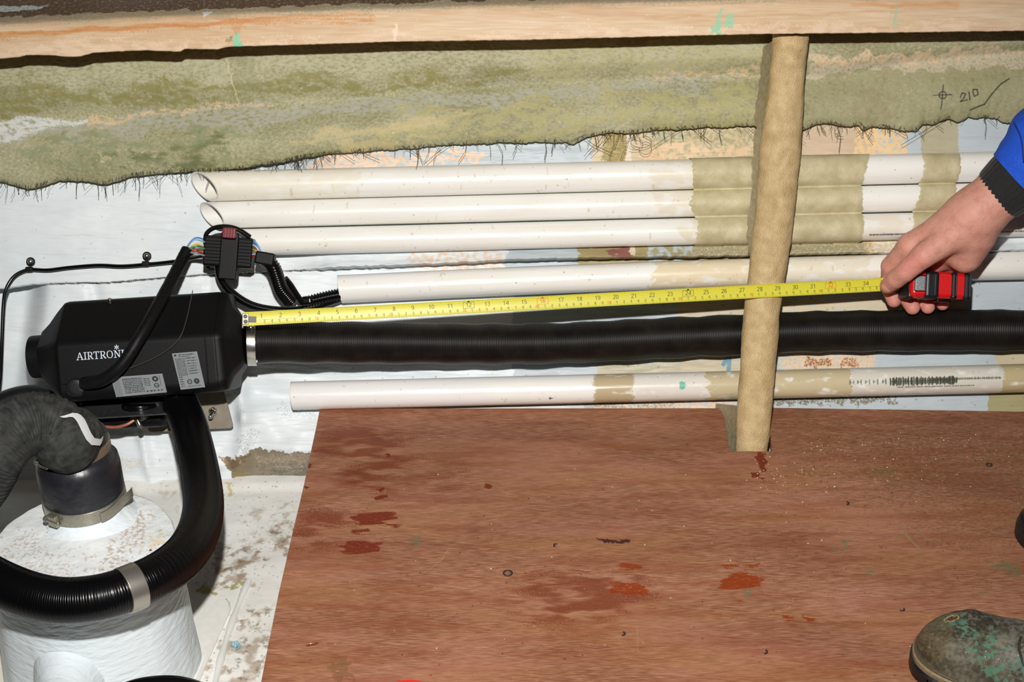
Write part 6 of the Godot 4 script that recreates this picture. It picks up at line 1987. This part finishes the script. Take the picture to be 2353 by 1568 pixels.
	sm.subsurf_scatter_enabled = true
	sm.subsurf_scatter_strength = 0.12
	relief(sm, grain(191, 0.05, 256, 256, 4), 0.035, 14.0)
	if m.volume() < 0.0:
		m.turn_over()
	put("arm", m, sm, root)
	# thumb nail
	var nail := Mesher.new()
	var thumb_a := Vector3(0.5288, 0.0856, 0.135)
	var thumb_b := Vector3(0.5222, 0.0768, 0.114)
	var td := (thumb_b - thumb_a).normalized()
	var up_ := (Vector3(0.15, 0.25, 1.0) - td * td.dot(Vector3(0.15, 0.25, 1.0))).normalized()
	var across := up_.cross(td)
	var nf := Transform3D(Basis(axis_world(td), axis_world(across), axis_world(up_)), hv(thumb_a.lerp(thumb_b, 0.72) + up_ * 0.0126))
	nail.grid(10, 10, func(s, t):
		var x = (s - 0.5) * 2.0
		var y = (t - 0.5) * 2.0
		var wdt = 0.0066 * (1.0 - 0.12 * x * x)
		return nf * Vector3(x * 0.0072, y * wdt, -0.0024 * y * y - 0.0011 * x * x - 0.0004))
	put("thumb_nail", nail, mat("nail", rgb(222, 168, 150), 0.28), root)
	# ribbed cuff and blue sleeve
	var axis_path := [Vector3(0.6588, 0.197, 0.171), Vector3(0.6625, 0.2008, 0.174), Vector3(0.6731, 0.2108, 0.179), Vector3(0.6839, 0.2224, 0.185), Vector3(0.7042, 0.2472, 0.197), Vector3(0.7334, 0.2787, 0.212), Vector3(0.7703, 0.3181, 0.235), Vector3(0.82, 0.372, 0.265), Vector3(0.8709, 0.4312, 0.3)]
	var world := []
	for q in axis_path:
		world.append(hv(q))
	var cuff := Mesher.new()
	var cp := spline(world.slice(0, 5), 0.0025)
	tube(cuff, cp, func(a, g, an): return 0.0396 + 0.0005 * sin(an * 34.0) + 0.003 * sin(PI * clampf(a * 1.3, 0.0, 1.0)) + 0.003 * a - 0.001 * smoothstep(0.06, 0.0, a), 136, true, Vector2(1.0, 1.0), VUP)
	var cuff_mat := mottled("knit cuff", rgb(20, 20, 22), rgb(38, 37, 36), 0.9, 30.0, 192)
	cuff_mat.rim_enabled = true
	cuff_mat.rim = 0.3
	tag(put("knit_cuff", cuff, cuff_mat, root), "black ribbed knit cuff", "")
	var sl := Mesher.new()
	var sp := spline([world[2].lerp(world[3], 0.55)] + world.slice(3), 0.004)
	tube(sl, sp, func(a, g, an):
		var puff = 0.0462 + 0.012 * smoothstep(0.0, 0.06, g) + 0.02 * smoothstep(0.08, 0.35, g)
		return puff + 0.0022 * sin(g * 120.0 + 1.6 * sin(an * 2.0)) * smoothstep(0.01, 0.05, g) + 0.003 * f.get_noise_3d(cos(an) * 2.0, sin(an) * 2.0, g * 26.0), 64, true, Vector2.ONE, VUP)
	var blue := mottled("blue cloth", rgb(16, 74, 196), rgb(30, 96, 226), 0.8, 26.0, 193)
	relief(blue, grain(194, 0.2, 256, 256, 2), 0.02)
	tag(put("sleeve", sl, blue, root), "bright blue work sleeve", "")
	var seam := Mesher.new()
	tube(seam, spline([H(0.6575, 0.2873, 0.232), H(0.6639, 0.2645, 0.24), H(0.6659, 0.2334, 0.244)], 0.003), 0.0009, 6)
	put("sleeve_seam", seam, mat("seam", rgb(14, 40, 120), 0.8), root)


# ---------------------------------------------------------------- boots
func boots() -> void:
	var toe := Vector3(0.461, 0.004, 0.5933)
	boot("work_boot", "scuffed green-splashed leather work boot standing on the plywood at the lower right", toe, Vector3(0.80, 0, 0.60), true)
	var black_toe := Mesher.new()
	# only the rounded toe of the other boot reaches into the picture
	boot("work_boot", "black boot of which only the rounded toe shows at the right edge", Vector3(0.6448, 0, 0.3675), Vector3(0.97, 0, 0.24), false)


func boot(called: String, label: String, toe: Vector3, dir: Vector3, worn: bool) -> void:
	var d := dir.normalized()
	var side := Vector3(-d.z, 0, d.x)
	var root := thing(called, label, "boot", Vector3(toe.x, 0.0, toe.z) + d * 0.12)
	var base := Vector3(toe.x, 0.0, toe.z)
	var f := noise(18, 1.0)
	var half := func(s: float) -> float:
		# half width at s metres from the toe
		if s <= 0.0:
			return 0.0
		if s < 0.055:
			return 0.047 * pow(1.0 - pow(1.0 - s / 0.055, 2.3), 0.5)
		return lerpf(0.047, 0.0515, smoothstep(0.055, 0.11, s)) - 0.013 * smoothstep(0.14, 0.21, s) + 0.004 * smoothstep(0.21, 0.27, s)
	var outline := func(grow: float) -> Array:
		var a := []
		var b := []
		for k in 41:
			var s := 0.285 * pow(k / 40.0, 1.8)
			var hw: float = half.call(s) + grow * minf(1.0, s * 60.0)
			if k == 40:
				hw *= 0.7
			a.append(Vector2(s - grow, hw))
			b.append(Vector2(s - grow, -hw))
		b.reverse()
		return a + b.slice(0, 40)
	var xf := Transform3D(Basis(d, side, Vector3.UP), base)
	var sole := Mesher.new()
	plate(sole, xf, outline.call(0.0045), 0.016, 0.003)
	put("sole", sole, M.black_rubber, root, true)
	for k in 26:
		for sg in [-1.0, 1.0]:
			if not worn:
				continue
			var s := 0.012 + k * 0.0075
			var lug := Mesher.new()
			var hw: float = half.call(s) + 0.0045
			rbox(lug, xf * Transform3D(Basis.IDENTITY, Vector3(s, sg * (hw - 0.001), 0.0072)), Vector3(0.0042, 0.004, 0.010), 0.001)
			put("sole_lug", lug, M.black_rubber, root)
	var welt := Mesher.new()
	plate(welt, xf * Transform3D(Basis.IDENTITY, Vector3(0, 0, 0.016)), outline.call(0.0028), 0.0065, 0.002)
	var groove := Mesher.new()
	plate(groove, xf * Transform3D(Basis.IDENTITY, Vector3(0, 0, 0.0215)), outline.call(0.0012), 0.0035, 0.001)
	put("rand", groove, M.black_rubber if not worn else mottled("rand", rgb(70, 58, 42), rgb(104, 90, 68), 0.6, 30.0, 208), root, true)
	put("welt", welt, mottled("welt", rgb(112, 96, 72), rgb(150, 132, 104), 0.6, 20.0, 201) if worn else M.black_rubber, root, true)
	var tall := func(s: float) -> float:
		return 0.0225 + 0.050 * pow(clampf(s / 0.045, 0.0, 1.0), 0.55) + 0.012 * smoothstep(0.04, 0.11, s) + 0.05 * smoothstep(0.11, 0.2, s) + 0.05 * smoothstep(0.17, 0.25, s)
	var rings := []
	for k in 46:
		var s := 0.0012 + 0.27 * pow(k / 45.0, 1.7)
		var hw: float = maxf(half.call(s) - 0.001, 0.0025)
		var hh: float = tall.call(s) - 0.02
		var ring := []
		for a in 40:
			var an := TAU * a / 40.0
			var cx := cos(an)
			var cy := sin(an)
			var x := signf(cx) * pow(absf(cx), 0.72) * hw
			var y := signf(cy) * pow(absf(cy), 0.82) * (hh if cy > 0.0 else 0.004)
			var q := Vector3(s, x * (1.0 - 0.14 * maxf(0.0, cy)), 0.0215 + y)
			var nn := f.get_noise_3d(q.x * 26.0, q.y * 26.0, q.z * 26.0)
			q.z += nn * 0.0030 * clampf(s * 30.0, 0.0, 1.0) * maxf(0.0, cy)
			ring.append(xf * q)
		rings.append(ring)
	var upper := Mesher.new()
	skin(upper, rings)
	if worn:
		var p := Paint.new(Vector2(0, -0.09), Vector2(0.29, 0.09), 900, 205)
		p.ground(rgb(62, 56, 42), rgb(112, 106, 92), Vector2(22, 30), Vector2(140, 140), 0.7)
		p.patch([Vector2(0.06, -0.07), Vector2(0.13, -0.08), Vector2(0.2, -0.05), Vector2(0.2, 0.06), Vector2(0.11, 0.05), Vector2(0.08, 0.0)], rgb(112, 116, 116), 0.6, 0.02, 0.55, 40.0, 130.0)
		p.patch([Vector2(0.045, -0.05), Vector2(0.07, -0.05), Vector2(0.075, 0.02), Vector2(0.05, 0.04), Vector2(0.04, 0.0)], rgb(40, 41, 37), 0.8, 0.012, 0.55, 50.0, 160.0)
		p.patch([Vector2(0.0, -0.06), Vector2(0.03, -0.06), Vector2(0.04, 0.02), Vector2(0.05, 0.07), Vector2(0.0, 0.07)], rgb(102, 88, 58), 0.6, 0.01, 0.6, 50.0, 160.0)
		var mint := rgb(78, 128, 104)
		for q in [[0.028, -0.006, 0.012], [0.036, 0.008, 0.013], [0.05, 0.018, 0.010], [0.064, 0.024, 0.012], [0.056, -0.028, 0.014], [0.085, 0.016, 0.010], [0.092, 0.03, 0.013], [0.075, 0.045, 0.014], [0.1, 0.055, 0.016], [0.12, 0.045, 0.012], [0.068, -0.012, 0.007]]:
			var blob := []
			for a in 9:
				var an := TAU * a / 9.0
				blob.append(Vector2(q[0], q[1]) + Vector2(cos(an) * 1.2, sin(an) * 0.7) * q[2])
			p.patch(blob, mint, 0.8, 0.010, 0.48, 60.0, 90.0)
		p.specks(rng, Vector2(0, -0.06), Vector2(0.2, 0.06), 160, 0.0003, 0.001, rgb(44, 40, 32), 0.8)
		p.specks(rng, Vector2(0, -0.06), Vector2(0.2, 0.06), 60, 0.0003, 0.0009, rgb(190, 196, 186), 0.8)
		for k in upper.v.size():
			var l := xf.affine_inverse() * upper.v[k]
			var an := TAU * float(k % 40) / 40.0
			upper.t[k] = p.uv(Vector2(l.x, clampf((PI * 0.5 - an) * 0.052, -0.088, 0.088) if k < 46 * 40 and an <= PI else l.y))
		var um := mat("worn leather", Color.WHITE, 0.55)
		um.albedo_texture = p.texture()
		relief(um, grain(206, 0.05, 512, 512, 4), 0.06)
		put("upper", upper, um, root, true)
		# stitched hole worn in the toe, tongue edge, lace
		var hole := Mesher.new()
		var loop := []
		var hc := Vector3(0.034, 0.004, 0.0)
		for k in 25:
			var an := TAU * k / 24.0
			var q := hc + Vector3(cos(an) * 0.0075, sin(an) * 0.0055, 0)
			loop.append(xf * Vector3(q.x, q.y, surface_of(upper, xf, Vector2(q.x, q.y)) + 0.0004))
		tube(hole, loop, 0.0009, 8, false)
		tag(put("worn_hole_rim", hole, mat("frayed rim", rgb(140, 128, 96), 0.7), root), "frayed pale rim of a worn hole", "")
		var plug := Mesher.new()
		var fan := []
		for k in 24:
			fan.append(loop[k] + Vector3(0, -0.0002, 0))
		var mid := Vector3.ZERO
		for q in fan:
			mid += q / 24.0
		for k in 24:
			plug.face([mid + Vector3(0, 0.0004, 0), fan[k], fan[(k + 1) % 24]])
		put("worn_hole", plug, mat("bare brown leather", rgb(84, 52, 30), 0.6), root)
		for s in [[0.128, -0.030], [0.140, 0.034]]:
			var lace := Mesher.new()
			var pts := []
			for k in 7:
				var t := (k - 3) / 3.0
				var lx: float = s[0] + 0.012 * t * t + 0.006 * t
				var ly: float = s[1] * 0.6 + t * 0.020
				pts.append(xf * Vector3(lx, ly, surface_of(upper, xf, Vector2(lx, ly)) + 0.003))
			tube(lace, spline(pts, 0.002), 0.0028, 10)
			put("lace", lace, M.black_rubber, root)
		var edge := Mesher.new()
		var pts2 := []
		for k in 9:
			var t := k / 8.0
			var lx := lerpf(0.112, 0.165, t * t) 
			var ly := lerpf(0.012, 0.044, sin(t * PI * 0.5))
			pts2.append(xf * Vector3(lx, ly, surface_of(upper, xf, Vector2(lx, ly)) + 0.0006))
		tube(edge, spline(pts2, 0.002), 0.0014, 8)
		put("vamp_edge", edge, mat("dark seam", rgb(46, 38, 26), 0.7), root)
	else:
		put("upper", upper, mat("black leather", rgb(16, 17, 22), 0.3), root, true)
	# the leg goes up out of the picture
	var shaft := Mesher.new()
	var leg := [xf * Vector3(0.215, 0, 0.06), xf * Vector3(0.225, 0, 0.16), xf * Vector3(0.25, 0, 0.30)]
	tube(shaft, spline(leg, 0.01), func(a, g, an): return 0.046 + 0.006 * a, 32)
	put("boot_shaft", shaft, M.black_rubber if not worn else mottled("shaft leather", rgb(84, 74, 52), rgb(118, 110, 90), 0.6, 9.0, 207), root, true)


func surface_of(m: Mesher, xf: Transform3D, at: Vector2) -> float:
	var inv := xf.affine_inverse()
	var best := 1e9
	var z := 0.05
	for q in m.v:
		var l := inv * q
		if l.z < 0.024:
			continue
		var d := Vector2(l.x, l.y).distance_squared_to(at)
		if d < best:
			best = d
			z = l.z
	return z


# ---------------------------------------------------------------- small things
func small_things() -> void:
	# a black ring hose whose top just reaches into the picture
	var hose := Mesher.new()
	var c := Vector3(-0.3779, -0.02, 0.6786)
	tube(hose, spline([Vector3(-0.4088, 0.0827, 0.7627), Vector3(-0.3867, 0.0912, 0.758), Vector3(-0.3668, 0.095, 0.7558), Vector3(-0.3448, 0.0958, 0.7554), Vector3(-0.3249, 0.0927, 0.7571), Vector3(-0.3029, 0.0842, 0.7618)], 0.004), 0.0102, 20)
	tag(put("rubber_hose", hose, M.black_gloss), "smooth black hose whose curve just shows at the bottom below the white housing", "hose")
	var red := Mesher.new()
	lathe(red, Vector3(-0.1126, 0, 0.6885), Vector3.UP, [Vector2(0.036, 0.0), Vector2(0.0385, 0.002), Vector2(0.0385, 0.008), Vector2(0.036, 0.011), Vector2(0.0, 0.013)], 40)
	tag(put("red_cap", red, mat("red plastic", rgb(226, 40, 14), 0.4)), "bright red rounded object just entering at the bottom of the plywood", "cap")
	# wire ends and rings dropped on the plywood
	var dark := mat("dark scrap", rgb(48, 46, 42), 0.5)
	for s in [[Vector3(-0.0051, 0, 0.4503), 0.0052, "small dark ring lying on the middle of the plywood"], [Vector3(0.6519, 0, 0.2125), 0.0036, "small dark ring lying near the right end of the plywood"]]:
		var ring := Mesher.new()
		var loop := []
		for k in 19:
			var an := TAU * k / 18.0
			loop.append((s[0] as Vector3) + Vector3(cos(an) * s[1], 0.0011, sin(an) * s[1]))
		tube(ring, loop, 0.0010, 8, false)
		tag(put("metal_ring", ring, dark), s[2], "ring")
	for s in [[Vector3(0.288, 0, 0.5946), "tiny bent dark scrap on the plywood left of the boot"], [Vector3(0.1279, 0, 0.563), "tiny curled dark scrap near the plywood's lower middle"], [Vector3(0.0556, 0, 0.394), "dark crumb beside the black scratch on the plywood"], [Vector3(0.4391, 0, 0.3026), "tiny hooked dark scrap below the post, right part of the plywood"], [Vector3(0.4617, 0, 0.5191), "tiny curled dark scrap just above the worn boot"]]:
		var b := Mesher.new()
		var a: Vector3 = s[0]
		var pts := []
		for k in 6:
			var an := k * 0.6 + a.x * 40.0
			pts.append(a + Vector3(cos(an) * 0.003, 0.0011, sin(an) * 0.003))
		tube(b, pts, 0.0010, 6)
		tag(put("metal_scrap", b, dark), s[1], "scrap")
	# crumbs
	var mesh := Mesher.new()
	rbox(mesh, Transform3D(), Vector3(0.0018, 0.0012, 0.0014), 0.0003, 1)
	var mm := MultiMesh.new()
	mm.transform_format = MultiMesh.TRANSFORM_3D
	mm.use_colors = true
	mm.mesh = mesh.mesh(Vector3.ZERO)
	mm.instance_count = 420
	for k in 420:
		var q := Vector3(rng.randf_range(-0.24, 0.72), 0.0006, rng.randf_range(0.08, 0.6))
		if k % 3 != 0:
			q = Vector3(0.33 + absf(rng.randfn(0.0, 0.2)), 0.0006, 0.14 + absf(rng.randfn(0.0, 0.08)))
		if q.x < -0.13 - (q.z - 0.1) * 0.25:
			q.x += 0.2
		if q.x > 0.31 and q.x < 0.40 and q.z < 0.19:
			q.z += 0.08
		q.x = minf(q.x, 0.8)
		var s := rng.randf_range(0.3, 1.0)
		mm.set_instance_transform(k, Transform3D(Basis(Vector3.UP, rng.randf() * TAU).scaled(Vector3(s, s * 0.8, s)), q))
		mm.set_instance_color(k, (rgb(226, 220, 200) if k % 2 == 0 else rgb(190, 150, 96)).srgb_to_linear() if k % 5 != 0 else rgb(50, 44, 36).srgb_to_linear())
	var inst := MultiMeshInstance3D.new()
	inst.name = "sawdust_crumbs"
	inst.multimesh = mm
	var cm := mat("crumb", Color.WHITE, 0.7)
	cm.vertex_color_use_as_albedo = true
	inst.material_override = cm
	add_child(inst)
	tag(inst, "pale crumbs and sawdust scattered over the plywood", "crumbs", "", "stuff")
